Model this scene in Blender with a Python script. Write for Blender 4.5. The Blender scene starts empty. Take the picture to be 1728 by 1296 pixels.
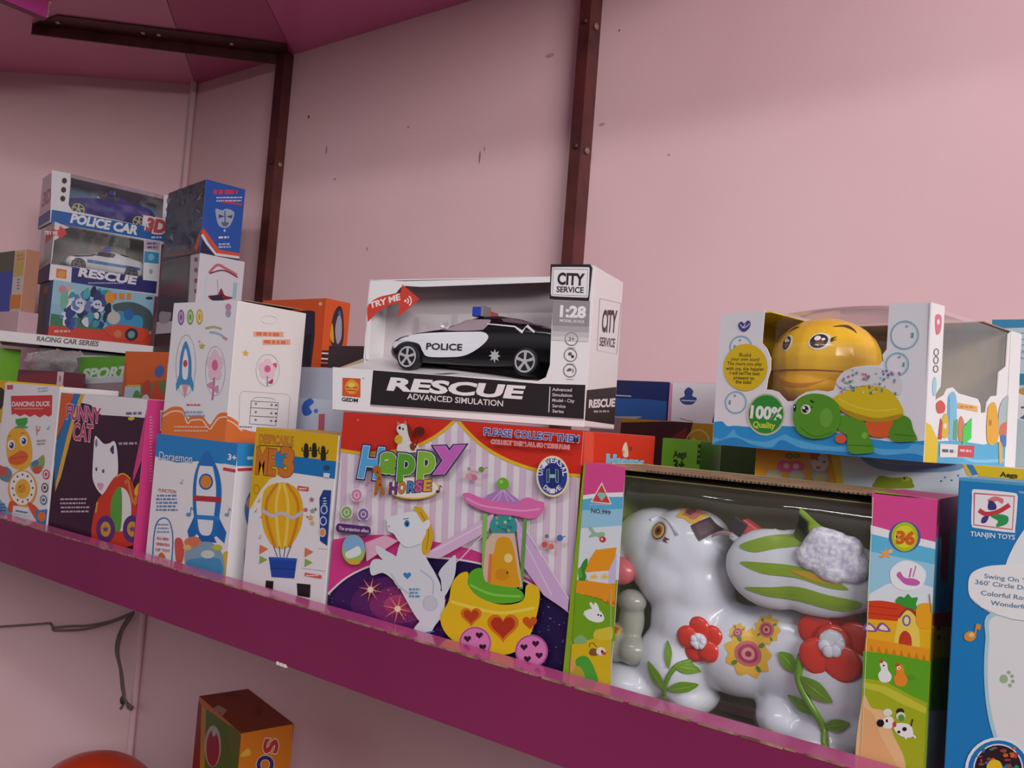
import bpy, bmesh, math, random
from mathutils import Vector, Matrix
from mathutils.geometry import tessellate_polygon
from mathutils.bvhtree import BVHTree

# ---------------------------------------------------------------- scene, camera, light
SC = bpy.context.scene
COL = SC.collection
BASE = 1.60                       # height of the photographer's phone above the shop floor
cam_d = bpy.data.cameras.new('camera'); cam = bpy.data.objects.new('camera', cam_d); COL.objects.link(cam)
cam_d.sensor_width = 36.0; cam_d.lens = 36.0 * 1400 / 1728
cam_d.clip_start = 0.02
_r = (0.80663441, 0.58606069, 0.07664069); _u = (-0.03497944, -0.08210624, 0.99600954); _f = (-0.59001472, 0.80609642, 0.04572964)
cam.matrix_world = Matrix(((_r[0], _u[0], -_f[0], 0), (_r[1], _u[1], -_f[1], 0), (_r[2], _u[2], -_f[2], BASE), (0, 0, 0, 1)))
SC.camera = cam
SC.view_settings.view_transform = 'Standard'; SC.view_settings.look = 'None'
SC.view_settings.gamma = 1.0; SC.view_settings.exposure = 0.0
SC.view_settings.use_curve_mapping = False
world = bpy.data.worlds.new('world'); SC.world = world; world.use_nodes = True
bg = world.node_tree.nodes['Background']
bg.inputs[1].default_value = 1.0
_nt = world.node_tree; _tc = _nt.nodes.new('ShaderNodeTexCoord'); _sx = _nt.nodes.new('ShaderNodeSeparateXYZ'); _cr = _nt.nodes.new('ShaderNodeValToRGB')
_mr = _nt.nodes.new('ShaderNodeMapRange'); _mr.inputs['From Min'].default_value = -1; _mr.inputs['From Max'].default_value = 1     # dim street below, pale sky above
_nt.links.new(_tc.outputs['Generated'], _sx.inputs[0]); _nt.links.new(_sx.outputs['Z'], _mr.inputs['Value']); _nt.links.new(_mr.outputs[0], _cr.inputs[0]); _nt.links.new(_cr.outputs[0], bg.inputs[0])
_cr.color_ramp.elements[0].position = 0.47; _cr.color_ramp.elements[0].color = (0.07, 0.055, 0.06, 1)
_cr.color_ramp.elements[1].position = 0.64; _cr.color_ramp.elements[1].color = (0.58, 0.55, 0.59, 1)

def area(name, loc, target, sx, sy, power, color):
    d = bpy.data.lights.new(name, 'AREA'); d.shape = 'RECTANGLE'; d.size = sx; d.size_y = sy
    d.energy = power; d.color = color
    o = bpy.data.objects.new(name, d); COL.objects.link(o)
    o.location = (loc[0], loc[1], loc[2] + BASE)
    v = Vector(target) - Vector(loc)
    o.rotation_euler = v.to_track_quat('-Z', 'Y').to_euler()
    return o
area('shop_front_daylight', (2.35, -1.10, 1.08), (-0.6, 0.9, 0.0), 2.0, 0.72, 86, (1.0, 0.97, 0.95))
area('overhead_fill_strip', (-0.3, -0.9, 1.25), (-0.6, 0.7, -0.1), 1.3, 0.06, 9, (0.95, 0.97, 1.0))  # added overhead strip, no real fitting: weak fill and glints on the window film

# ---------------------------------------------------------------- materials
def s2l(c): return c / 12.92 if c <= 0.04045 else ((c + 0.055) / 1.055) ** 2.4
def rgb(h):
    h = h.lstrip('#'); return tuple(s2l(int(h[i:i+2], 16) / 255) for i in (0, 2, 4))
MATS = {}
def M(h, rough=0.42, spec=0.4):
    k = (h, rough)
    if k in MATS: return MATS[k]
    m = bpy.data.materials.new('ink_' + h.lstrip('#') if rough == 0.42 else 'coat_' + h.lstrip('#')); m.use_nodes = True
    b = m.node_tree.nodes['Principled BSDF']
    k_ = 0.80 if rough == 0.42 else 0.92       # printed card is never as white as its ink code
    b.inputs['Base Color'].default_value = (*[c * k_ for c in rgb(h)], 1); b.inputs['Roughness'].default_value = rough
    b.inputs['Specular IOR Level'].default_value = spec
    MATS[k] = m; return m
def plastic(h, rough=0.18): return M(h, rough, 0.5)
def noisy(name, h1, h2, scale=8, rough=0.5, detail=3, bump=0.0, lo=0.35, hi=0.65, stretch=None):
    if name in MATS: return MATS[name]
    m = bpy.data.materials.new(name); m.use_nodes = True; nt = m.node_tree; b = nt.nodes['Principled BSDF']
    tc = nt.nodes.new('ShaderNodeTexCoord'); n = nt.nodes.new('ShaderNodeTexNoise'); r = nt.nodes.new('ShaderNodeValToRGB')
    src = tc.outputs['Object']
    if stretch:
        mp = nt.nodes.new('ShaderNodeMapping'); mp.inputs['Scale'].default_value = stretch
        nt.links.new(src, mp.inputs[0]); src = mp.outputs[0]
    nt.links.new(src, n.inputs['Vector']); n.inputs['Scale'].default_value = scale; n.inputs['Detail'].default_value = detail
    nt.links.new(n.outputs['Fac'], r.inputs[0]); r.color_ramp.elements[0].position = lo; r.color_ramp.elements[1].position = hi
    r.color_ramp.elements[0].color = (*rgb(h1), 1); r.color_ramp.elements[1].color = (*rgb(h2), 1)
    nt.links.new(r.outputs[0], b.inputs['Base Color']); b.inputs['Roughness'].default_value = rough
    if bump:
        bp = nt.nodes.new('ShaderNodeBump'); bp.inputs['Strength'].default_value = bump; bp.inputs['Distance'].default_value = 0.002
        nt.links.new(n.outputs['Fac'], bp.inputs['Height']); nt.links.new(bp.outputs[0], b.inputs['Normal'])
    MATS[name] = m; return m
def film_mat(name='clear_film', haze=0.035, wrinkle=0.35, tint=(0.97, 0.97, 0.97), scale=14):
    if name in MATS: return MATS[name]
    m = bpy.data.materials.new(name); m.use_nodes = True; nt = m.node_tree; N = nt.nodes; L = nt.links; N.clear()
    out = N.new('ShaderNodeOutputMaterial'); tr = N.new('ShaderNodeBsdfTransparent'); gl = N.new('ShaderNodeBsdfGlossy'); df = N.new('ShaderNodeBsdfDiffuse')
    tr.inputs[0].default_value = (*tint, 1); gl.inputs['Roughness'].default_value = 0.06; df.inputs[0].default_value = (0.9, 0.9, 0.9, 1)
    fr = N.new('ShaderNodeLayerWeight'); fr.inputs[0].default_value = 0.5
    pw = N.new('ShaderNodeMath'); pw.operation = 'POWER'; pw.inputs[1].default_value = 4.0; ml = N.new('ShaderNodeMath'); ml.operation = 'MULTIPLY_ADD'; ml.inputs[1].default_value = 0.85; ml.inputs[2].default_value = 0.055
    n = N.new('ShaderNodeTexNoise'); tc = N.new('ShaderNodeTexCoord'); L.new(tc.outputs['Object'], n.inputs['Vector']); n.inputs['Scale'].default_value = scale
    bp = N.new('ShaderNodeBump'); bp.inputs['Strength'].default_value = wrinkle; bp.inputs['Distance'].default_value = 0.01
    L.new(n.outputs['Fac'], bp.inputs['Height']); L.new(bp.outputs[0], gl.inputs['Normal']); L.new(bp.outputs[0], fr.inputs['Normal'])
    m1 = N.new('ShaderNodeMixShader'); m2 = N.new('ShaderNodeMixShader')
    m1.inputs[0].default_value = haze; L.new(tr.outputs[0], m1.inputs[1]); L.new(df.outputs[0], m1.inputs[2])
    L.new(fr.outputs['Facing'], pw.inputs[0]); L.new(pw.outputs[0], ml.inputs[0]); L.new(ml.outputs[0], m2.inputs[0]); L.new(m1.outputs[0], m2.inputs[1]); L.new(gl.outputs[0], m2.inputs[2]); L.new(m2.outputs[0], out.inputs[0])
    MATS[name] = m; return m

# ---------------------------------------------------------------- object helpers
ROOTS = []
def setp(o, label=None, cat=None, group=None, kind=None):
    if label: o['label'] = label
    if cat: o['category'] = cat
    if group: o['group'] = group
    if kind: o['kind'] = kind
    return o
def link(o, parent=None):
    COL.objects.link(o)
    if parent is not None: o.parent = parent
    else: ROOTS.append(o)
    return o
def empty(name, loc, yaw=0, roll=0, label=None, cat=None, group=None):
    o = bpy.data.objects.new(name, None); o.empty_display_size = 0.02
    o.location = loc; o.rotation_euler = (0, math.radians(roll), math.radians(yaw)); link(o); return setp(o, label, cat, group)
class MB:
    """collects faces of one mesh; materials by key"""
    def __init__(s): s.v = []; s.f = []; s.m = []; s.mats = []; s.smooth = []
    def mi(s, m):
        if isinstance(m, str): m = M(m)
        if m not in s.mats: s.mats.append(m)
        return s.mats.index(m)
    def add(s, vs, fs, m, smooth=False):
        b = len(s.v); s.v += [tuple(v) for v in vs]; k = s.mi(m)
        for f in fs: s.f.append([b + i for i in f]); s.m.append(k); s.smooth.append(smooth)
    def poly(s, pts, m):
        if len(pts) < 3: return
        tris = tessellate_polygon([[Vector(p) for p in pts]])
        s.add(pts, tris, m)
    def box(s, x0, x1, y0, y1, z0, z1, m, mats=None, bev=0.0):
        """box; mats may give own colours for F,R,L,B,T,D faces; bev chamfers the edges"""
        bm = bmesh.new(); bmesh.ops.create_cube(bm, size=1)
        for v in bm.verts: v.co = Vector(((x0 + x1) / 2 + v.co.x * (x1 - x0), (y0 + y1) / 2 + v.co.y * (y1 - y0), (z0 + z1) / 2 + v.co.z * (z1 - z0)))
        if bev: bmesh.ops.bevel(bm, geom=list(bm.edges), offset=bev, segments=2, affect='EDGES', profile=0.5)
        bm.normal_update(); b = len(s.v); s.v += [tuple(v.co) for v in bm.verts]; bm.verts.index_update()
        for f in bm.faces:
            n = f.normal; key = 'F' if n.y < -.7 else 'B' if n.y > .7 else 'R' if n.x > .7 else 'L' if n.x < -.7 else 'T' if n.z > .7 else 'D'
            s.f.append([b + v.index for v in f.verts]); s.m.append(s.mi((mats or {}).get(key, m))); s.smooth.append(False)
        bm.free()
    def bm(s, bm, m, smooth=True):
        bm.verts.index_update(); s.add([v.co[:] for v in bm.verts], [[v.index for v in f.verts] for f in bm.faces], m, smooth); bm.free()
    def tube(s, pts, r, m, n=8, taper=None):
        P = [Vector(p) for p in pts]; rings = []
        for i, p in enumerate(P):
            t = (P[min(i + 1, len(P) - 1)] - P[max(i - 1, 0)]).normalized()
            a = t.cross(Vector((0.3, 0.2, 1))).normalized(); b = t.cross(a)
            rr = r if not taper else r * taper[i]
            rings.append([p + (a * math.cos(2 * math.pi * k / n) + b * math.sin(2 * math.pi * k / n)) * rr for k in range(n)])
        vs = [v for rg in rings for v in rg]; fs = []
        for i in range(len(P) - 1):
            for k in range(n): fs.append([i * n + k, i * n + (k + 1) % n, (i + 1) * n + (k + 1) % n, (i + 1) * n + k])
        fs.append(list(range(n))); fs.append([len(vs) - 1 - k for k in range(n)])
        s.add(vs, fs, m, True)
    def build(s, name, parent=None, loc=(0, 0, 0), yaw=0, roll=0, **kw):
        me = bpy.data.meshes.new(name); me.from_pydata(s.v, [], s.f)
        for m in s.mats: me.materials.append(m)
        me.polygons.foreach_set('material_index', s.m); me.polygons.foreach_set('use_smooth', s.smooth); me.update()
        o = bpy.data.objects.new(name, me); o.location = loc; o.rotation_euler = (0, math.radians(roll), math.radians(yaw))
        link(o, parent); return setp(o, **kw)

# ---------------------------------------------------------------- flat print on a face
def catmull(P, closed=True, n=6):
    out = []; L = len(P)
    rng = range(L) if closed else range(L - 1)
    for i in rng:
        g = (lambda k: P[k % L]) if closed else (lambda k: P[min(max(k, 0), L - 1)])
        p0, p1, p2, p3 = g(i - 1), g(i), g(i + 1), g(i + 2)
        for j in range(n):
            t = j / n
            out.append(tuple(0.5 * (2 * p1[a] + (p2[a] - p0[a]) * t + (2 * p0[a] - 5 * p1[a] + 4 * p2[a] - p3[a]) * t * t + (3 * p1[a] - p0[a] - 3 * p2[a] + p3[a]) * t ** 3) for a in (0, 1)))
    if not closed: out.append(tuple(P[-1]))
    return out
def clip(P, W, H):
    for ax, lim, sg in ((0, 0, 1), (0, W, -1), (1, 0, 1), (1, H, -1)):
        out = []
        for i in range(len(P)):
            a, b = P[i - 1], P[i]; da, db = (a[ax] - lim) * sg, (b[ax] - lim) * sg
            if (da >= 0) != (db >= 0):
                t = da / (da - db); out.append((a[0] + (b[0] - a[0]) * t, a[1] + (b[1] - a[1]) * t))
            if db >= 0: out.append(b)
        P = out
        if len(P) < 3: return []
    return P
TXT = {}
def text_mesh(s, off, shear):
    k = (s, off, shear)
    if k in TXT: return TXT[k]
    c = bpy.data.curves.new('t', 'FONT'); c.body = s; c.size = 1; c.offset = off; c.shear = shear; c.resolution_u = 3
    o = bpy.data.objects.new('t', c); COL.objects.link(o)
    me = o.evaluated_get(bpy.context.evaluated_depsgraph_get()).to_mesh()
    vs = [(v.co.x, v.co.y) for v in me.vertices]; fs = [list(p.vertices) for p in me.polygons]
    bpy.data.objects.remove(o); bpy.data.curves.remove(c)
    TXT[k] = (vs, fs); return TXT[k]
def solve8(A, b):
    n = 8; A = [r[:] + [v] for r, v in zip(A, b)]
    for i in range(n):
        p = max(range(i, n), key=lambda r: abs(A[r][i])); A[i], A[p] = A[p], A[i]
        for r in range(n):
            if r != i:
                f = A[r][i] / A[i][i]
                for c in range(i, n + 1): A[r][c] -= f * A[i][c]
    return [A[i][n] / A[i][i] for i in range(n)]
class Art:
    """prints flat shapes onto a rectangular face; artwork drawn in the sketch coordinates of quad = TL,TR,BR,BL"""
    def __init__(s, mb, O, ax, up, W, H, quad):
        s.mb = mb; s.O = Vector(O); s.ax = Vector(ax); s.up = Vector(up); s.n = s.ax.cross(s.up); s.W = W; s.H = H; s.k = 0
        dst = [(0, H), (W, H), (W, 0), (0, 0)]; A = []; b = []
        for (x, y), (u, v) in zip(quad, dst):
            A.append([x, y, 1, 0, 0, 0, -u * x, -u * y]); b.append(u); A.append([0, 0, 0, x, y, 1, -v * x, -v * y]); b.append(v)
        s.h = solve8(A, b); s.view(0, 0, 1); s.noclip = False; s.lean = 0.07
    def view(s, ox, oy, sc): s.ox, s.oy, s.sc = ox, oy, sc; return s
    def map(s, p):
        x = s.ox + p[0] / s.sc; y = s.oy + p[1] / s.sc; h = s.h; w = h[6] * x + h[7] * y + 1
        return ((h[0] * x + h[1] * y + h[2]) / w, (h[3] * x + h[4] * y + h[5]) / w)
    def P3(s, uv, lift): return s.O + s.ax * uv[0] + s.up * uv[1] + s.n * lift
    def lift(s): s.k += 1; return 0.0001 + s.k * 0.000018
    def poly(s, pts, m, lift=None):
        uv = [s.map(p) for p in pts]
        if not s.noclip: uv = clip(uv, s.W, s.H)
        if len(uv) < 3: return
        l = lift or s.lift(); s.mb.poly([s.P3(q, l) for q in uv], m)
    def blob(s, pts, m, n=6): s.poly(catmull(pts, True, n), m)
    def ell(s, cx, cy, rx, ry=None, m='#000000', n=28, rot=0):
        ry = ry or rx; c, d = math.cos(rot), math.sin(rot)
        s.poly([(cx + rx * math.cos(t) * c - ry * math.sin(t) * d, cy + rx * math.cos(t) * d + ry * math.sin(t) * c) for t in [2 * math.pi * i / n for i in range(n)]], m)
    def ring(s, cx, cy, rx, ry, w, m, n=28):
        l = s.lift()
        for i in range(n):
            a, b = 2 * math.pi * i / n, 2 * math.pi * (i + 1) / n
            s.poly([(cx + rx * math.cos(a), cy + ry * math.sin(a)), (cx + rx * math.cos(b), cy + ry * math.sin(b)), (cx + (rx - w) * math.cos(b), cy + (ry - w) * math.sin(b)), (cx + (rx - w) * math.cos(a), cy + (ry - w) * math.sin(a))], m, l)
    def line(s, pts, w, m, smooth=False, closed=False):
        if smooth: pts = catmull(pts, closed, 6)
        if closed: pts = pts + [pts[0]]
        L_, R_ = [], []
        for i, p in enumerate(pts):
            a = pts[max(i - 1, 0)]; b = pts[min(i + 1, len(pts) - 1)]; dx, dy = b[0] - a[0], b[1] - a[1]; d = math.hypot(dx, dy) or 1
            nx, ny = -dy / d * w / 2, dx / d * w / 2; L_.append((p[0] + nx, p[1] + ny)); R_.append((p[0] - nx, p[1] - ny))
        l = s.lift()
        for i in range(len(pts) - 1): s.poly([L_[i], L_[i + 1], R_[i + 1], R_[i]], m, l)
    def rect(s, x0, y0, x1, y1, m, sl=0.0): s.poly([(x0, y0), (x1, y0 + sl * (x1 - x0)), (x1, y1 + sl * (x1 - x0)), (x0, y1)], m)
    def star(s, cx, cy, r, m, k=5, inner=.45):
        s.poly([(cx + (r if i % 2 == 0 else r * inner) * math.sin(math.pi * i / k), cy - (r if i % 2 == 0 else r * inner) * math.cos(math.pi * i / k)) for i in range(2 * k)], m)
    def heart(s, cx, cy, r, m):
        s.poly([(cx + r * 0.062 * 16 * math.sin(t) ** 3, cy - r * 0.062 * (13 * math.cos(t) - 5 * math.cos(2 * t) - 2 * math.cos(3 * t) - math.cos(4 * t))) for t in [2 * math.pi * i / 30 for i in range(30)]], m)
    def note(s, x, y, r, m):
        s.ell(x, y, r, r * .75, m); s.line([(x + r * .8, y), (x + r, y - 3 * r)], r * .35, m); s.line([(x + r, y - 3 * r), (x + 2 * r, y - 2 * r)], r * .5, m)
    def T(s, txt, p0, p1, h, m, bold=0.0, shear=0.0, out=None, up=None):
        """text with baseline p0 -> p1 and capital height h"""
        base, _ = text_mesh(txt, 0.0, 0.0); xs = [v[0] for v in base]; x0, w = min(xs), max(xs) - min(xs)
        up = up or (s.lean * h, -h); cap = 0.69
        def put(off, col):
            vs, fs = text_mesh(txt, off, shear); l = s.lift()
            q = [s.map((p0[0] + (p1[0] - p0[0]) * (x - x0) / w + up[0] * y / cap, p0[1] + (p1[1] - p0[1]) * (x - x0) / w + up[1] * y / cap)) for x, y in vs]
            s.mb.add([s.P3(a, l) for a in q], fs, col)
        if out:
            for col, o in out: put(o, col)
        put(bold, m)
    def arc(s, txt, cx, cy, rx, ry, a0, a1, h, m, bold=.02, flip=1):
        n = len(txt)
        for i, ch in enumerate(txt):
            if ch == ' ': continue
            a = math.radians(a0 + (a1 - a0) * (i + .5) / n); px, py = cx + rx * math.cos(a), cy + ry * math.sin(a)
            tx, ty = -math.sin(a) * flip, math.cos(a) * flip; w = h * .38
            s.T(ch, (px - tx * w, py - ty * w), (px + tx * w, py + ty * w), h, m, bold, up=(math.cos(a) * h * flip, math.sin(a) * h * flip))
    def scrib(s, x0, y0, x1, y1, rows, m, h=None, seed=1, fill=.8):
        """rows of print too small to read"""
        R = random.Random(seed); dy = (y1 - y0) / max(rows, 1); h = h or dy * .5
        for r in range(rows):
            x = x0 + R.random() * (x1 - x0) * .1; e = x1 - R.random() * (x1 - x0) * .15; y = y0 + dy * (r + .5); l = s.lift()
            while x < e:
                w = h * R.uniform(.8, 2.6); w = min(w, e - x)
                s.poly([(x, y - h / 2), (x + w, y - h / 2), (x + w, y + h / 2), (x, y + h / 2)], m, l); x += w + h * .45
def frontA(mb, W, H, quad, y=0.0): return Art(mb, (0, y, 0), (1, 0, 0), (0, 0, 1), W, H, quad)
def rightA(mb, W, D, H, quad): return Art(mb, (W, 0, 0), (0, 1, 0), (0, 0, 1), D, H, quad)
def leftA(mb, D, H, quad): return Art(mb, (0, D, 0), (0, -1, 0), (0, 0, 1), D, H, quad)
def topA(mb, W, D, H, quad): return Art(mb, (0, 0, H), (1, 0, 0), (0, 1, 0), W, D, quad)
C1 = (0, 260, 3.927); C2 = (0, 560, 3.927); C3 = (240, 480, 4.32); C4 = (240, 720, 4.319); C5 = (560, 420, 3.323); CH = (540, 690, 2.879)
E2 = (960, 750, 3.927); E3 = (940, 1000, 3.757); E4 = (1328, 780, 2.512); CT = (1180, 480, 3.153); CM = (1000, 600, 4.114); CB = (1590, 790, 2.558); CS = (300, 1120, 6.646)

def panel(mb, art, pts, m, back='#b9a48c', th=0.0008, edge=None):
    """cut board of real thickness with outline pts (sketch coordinates) lying in the art's face plane"""
    uv = clip([tuple(a + b for a, b in zip(art.map(p), (9, 0))) for p in pts], 99, 99); uv = [(a - 9, b) for a, b in uv]; F = [art.P3(q, 0) for q in uv]; Bk = [art.P3(q, -th) for q in uv]
    tr = tessellate_polygon([F]); mb.add(F, tr, m); mb.add(Bk, tr, back); n = len(F)
    mb.add(F + Bk, [[i, (i + 1) % n, n + (i + 1) % n, n + i] for i in range(n)], edge or m)
def lathe_bm(prof, n=24, axis='z'):
    bm = bmesh.new(); rings = []
    for r, z in prof: rings.append([bm.verts.new((r * math.cos(2 * math.pi * k / n), r * math.sin(2 * math.pi * k / n), z)) for k in range(n)])
    for a, b in zip(rings, rings[1:]):
        for k in range(n): bm.faces.new((a[k], a[(k + 1) % n], b[(k + 1) % n], b[k]))
    bm.faces.new(rings[0][::-1]); bm.faces.new(rings[-1])
    return bm
def sphere_bm(c, r, seg=20, rot=None):
    bm = bmesh.new(); bmesh.ops.create_uvsphere(bm, u_segments=seg, v_segments=seg // 2 + 2, radius=1)
    for v in bm.verts:
        p = Vector((v.co.x * r[0], v.co.y * r[1], v.co.z * r[2]))
        if rot: p.rotate(rot)
        v.co = p + Vector(c)
    return bm
def fuse(name, blobs, voxel, parent, mat, smooth=8):
    """one continuous skin over overlapping round masses"""
    big = bmesh.new(); me = bpy.data.meshes.new(name)
    mb = MB()
    for c, r, rot in blobs: mb.bm(sphere_bm(c, r, 20, rot), mat)
    me.from_pydata(mb.v, [], mb.f); tmp = bpy.data.objects.new('tmp', me); COL.objects.link(tmp)
    r_ = tmp.modifiers.new('r', 'REMESH'); r_.mode = 'VOXEL'; r_.voxel_size = voxel
    s_ = tmp.modifiers.new('s', 'SMOOTH'); s_.factor = 0.6; s_.iterations = smooth
    dg = bpy.context.evaluated_depsgraph_get(); dg.update(); out = bpy.data.meshes.new_from_object(tmp.evaluated_get(dg))
    bpy.data.objects.remove(tmp); out.name = name; out.materials.clear(); out.materials.append(mat)
    out.polygons.foreach_set('use_smooth', [True] * len(out.polygons))
    o = bpy.data.objects.new(name, out); link(o, parent); big.free(); return o
def tree_of(me): return BVHTree.FromPolygons([v.co.copy() for v in me.vertices], [list(p.vertices) for p in me.polygons])
def decal(mb, tree, pts, m, lift=0.0004, cuts=3, flat=False, d=(0, 1, 0), faces=None):
    """shape in (x, z) laid onto the surface met when looking along +y"""
    bm = bmesh.new()
    if faces is None:
        vs = [bm.verts.new((p[0], p[1], 0)) for p in pts]
        for t in tessellate_polygon([[Vector((p[0], p[1], 0)) for p in pts]]):
            try: bm.faces.new([vs[i] for i in t])
            except ValueError: pass
    else:
        vs = [bm.verts.new((p[0], p[1], 0)) for p in pts]
        for f in faces:
            try: bm.faces.new([vs[i] for i in f])
            except ValueError: pass
    for _ in range(cuts): bmesh.ops.subdivide_edges(bm, edges=[e for e in bm.edges if e.calc_length() > 0.0022], cuts=1, use_grid_fill=True)
    bmesh.ops.triangulate(bm, faces=list(bm.faces)); dead = []
    D = Vector(d)
    for v in bm.verts:
        hit = tree.ray_cast(Vector((v.co.x, -0.2, v.co.y)), D)
        if hit[0] is None: dead.append(v); continue
        nrm = hit[1] if hit[1].dot(D) < 0 else -hit[1]
        v.co = hit[0] + nrm * lift
    bmesh.ops.delete(bm, geom=dead, context='VERTS')
    mb.bm(bm, m, True)
def ellpts(cx, cz, rx, rz=None, n=20, rot=0):
    rz = rz or rx; c, d = math.cos(rot), math.sin(rot)
    return [(cx + rx * math.cos(t) * c - rz * math.sin(t) * d, cz + rx * math.cos(t) * d + rz * math.sin(t) * c) for t in [2 * math.pi * i / n for i in range(n)]]

# ================================================================ the room
D_ = 1.2                                    # distance of the long wall
WALL = noisy('pink_wall_paint', '#e3bcbf', '#eac6ca', 2.2, 0.55, 6, 0.10, 0.3, 0.7)
WALLL = WALL
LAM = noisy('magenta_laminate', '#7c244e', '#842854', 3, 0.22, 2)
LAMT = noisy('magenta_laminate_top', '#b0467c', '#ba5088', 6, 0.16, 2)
SOFF = noisy('plum_laminate', '#dc8cae', '#e294b4', 3, 0.35, 3)
BROWN = noisy('red_oxide_steel', '#42191a', '#5c2824', 18, 0.45, 4, 0.3)
PLY = noisy('raw_plywood_edge', '#6b4436', '#a88a6c', 60, 0.8, 4)
def struct(name, mb, **k): return mb.build(name, kind='structure', **k)
m = MB(); m.box(-1.975, 2.6, D_, D_ + .10, -BASE, 1.5, WALL)
for x, z, rx, rz, c in ((-.995, .497, .0022, .013, '#b07c7c'), (-.985, .512, .0015, .005, '#b88a86'), (-1.507, .656, .0035, .0045, '#8a5a5e'), (-1.436, .570, .0026, .010, '#b48c8e'), (-1.19, .584, .003, .003, '#c09a9c'), (-.709, .680, .0018, .0022, '#9a7074'), (-.73, .52, .006, .003, '#c8a0a4'), (-1.28, .338, .003, .004, '#c49c9e'), (-.85, .665, .010, .004, '#c8a2a2'), (-1.40, .50, .004, .003, '#c09a9a'), (-.60, .45, .003, .002, '#c8a0a4')):
    m.add([(x + rx * math.cos(k * .7854), D_ - .0004, z + rz * math.sin(k * .7854)) for k in range(8)], [list(range(8))], M(c, .6))   # scuffs and specks
struct('wall_back', m)
# side wall turns away from the long wall at a wide corner
dl = Vector((-0.818, -0.576)); nl = Vector((-0.576, 0.818)); a = Vector((-1.975, 1.2)); b = a + dl * 3.2
m = MB(); q = [a, b, b + nl * .1, a + nl * .1]
m.add([(p.x, p.y, -BASE) for p in q] + [(p.x, p.y, 1.5) for p in q], [[0, 1, 5, 4], [1, 2, 6, 5], [2, 3, 7, 6], [3, 0, 4, 7], [3, 2, 1, 0], [4, 5, 6, 7]], WALLL); struct('wall_left', m)
m = MB(); m.box(-4.7, 2.6, -2.6, 1.3, -BASE - .05, -BASE, noisy('speckled_floor_tile', '#6a625e', '#7c746e', 25, .3, 5)); struct('floor', m)
m = MB(); m.box(-4.7, 2.6, -2.6, 1.3, 1.5, 1.55, M('#d8c4c6', .7)); struct('ceiling', m)
# painted filler strip in the corner
m = MB(); m.tube([(-1.967, 1.19, -.989), (-1.967, 1.19, .8155)], 0.008, M('#ecc8cc', .5), 8); struct('trim_1', m)

# upper cabinet boards seen from below: three boards with mitred joints
def slab(name, pts, z0, z1, mat, **k):
    n = len(pts); m = MB(); m.add([(x, y, z0) for x, y in pts] + [(x, y, z1) for x, y in pts], [list(range(n))[::-1], [n + i for i in range(n)]] + [[i, (i + 1) % n, n + (i + 1) % n, n + i] for i in range(n)], mat)
    return m.build(name, **k)
ZU = 0.8155
slab('upper_shelf_board', [(-1.975, 1.2), (-1.500, .80), (-1.56, .30), (-2.9, .30), (-2.95, .513)], ZU, ZU + .02, SOFF, label='plum upper shelf board above the stacked car boxes, left of the first mitred joint', cat='shelf')
slab('upper_shelf_board', [(-1.973, 1.2), (-1.584, 1.2), (-1.423, 1.0), (-1.03, .30), (-1.557, .30), (-1.497, .80)], ZU, ZU + .02, noisy('plum_laminate_dark', '#bc5684', '#c45e8c', 3, .35, 3), label='plum upper shelf board between the two joints, over the angled steel bracket', cat='shelf')
slab('upper_shelf_board', [(-1.582, 1.2), (-.15, 1.2), (-.15, .30), (-1.027, .30), (-1.421, 1.0)], ZU, ZU + .02, noisy('plum_laminate_light', '#d870a6', '#de78ac', 3, .35, 3), label='pinkish plum upper shelf board above the long wall, right of the first post', cat='shelf')
m = MB(); m.box(-1.872, -1.856, .30, .774, .775, ZU, M('#ec62c0', .25))
R = random.Random(4)
for i in range(7):
    z = .778 + i * .0052; m.box(-1.874, -1.8545, .7742, .7755 + R.random() * .004, z, z + .0034, M('#efe6e4', .6))
m.box(-1.873, -1.855, .30, .774, .7735, .7749, M('#7c2c4e', .4))
m.build('upper_fascia', label='bright magenta fascia end with chipped white edge at the top left corner', cat='shelf edge')

# steel angle bracket under the upper boards and the two posts on the wall
def angle_iron(name, p, q, side, drop, label, cat):
    """L section from p to q: upright flange of height drop, flat flange toward side"""
    p, q = Vector(p), Vector(q); t = (q - p).normalized(); s = Vector(side); m = MB(); w = 0.065; th = .004
    up = Vector((0, 0, 1))
    for (a0, a1, b0, b1) in ((0, w, -th, 0), (0, th, -drop, -th)):
        c = [p + s * a0 + up * b0, p + s * a1 + up * b0, p + s * a1 + up * b1, p + s * a0 + up * b1]; c += [v + (q - p) - t * (abs((v - p).dot(s)) * 1.2) for v in c]
        m.add(c, [[0, 1, 2, 3], [7, 6, 5, 4], [0, 4, 5, 1], [1, 5, 6, 2], [2, 6, 7, 3], [3, 7, 4, 0]], BROWN)
    root = m.build(name, label=label, cat=cat)
    for k in (.22, .5, .56, .88):
        c = p + (q - p) * k + s * (w * .55) + up * -.006; b_ = MB(); b_.bm(sphere_bm(c, (.005, .005, .003), 10), M('#b9a8a0', .3)); b_.build('screw', root, label='pale screw head')
    return root
dv = Vector((-1.600 + 1.955, 1.165 - .775)); sd = Vector((-dv.y, dv.x)).normalized()
angle_iron('steel_bracket', (-1.592, 1.197, ZU), (-2.012, .810, ZU), (0.707 * 1, -0.707 * 1, 0), .026, 'red oxide steel angle bracket slanting under the upper shelf from the left post', 'bracket')
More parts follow.
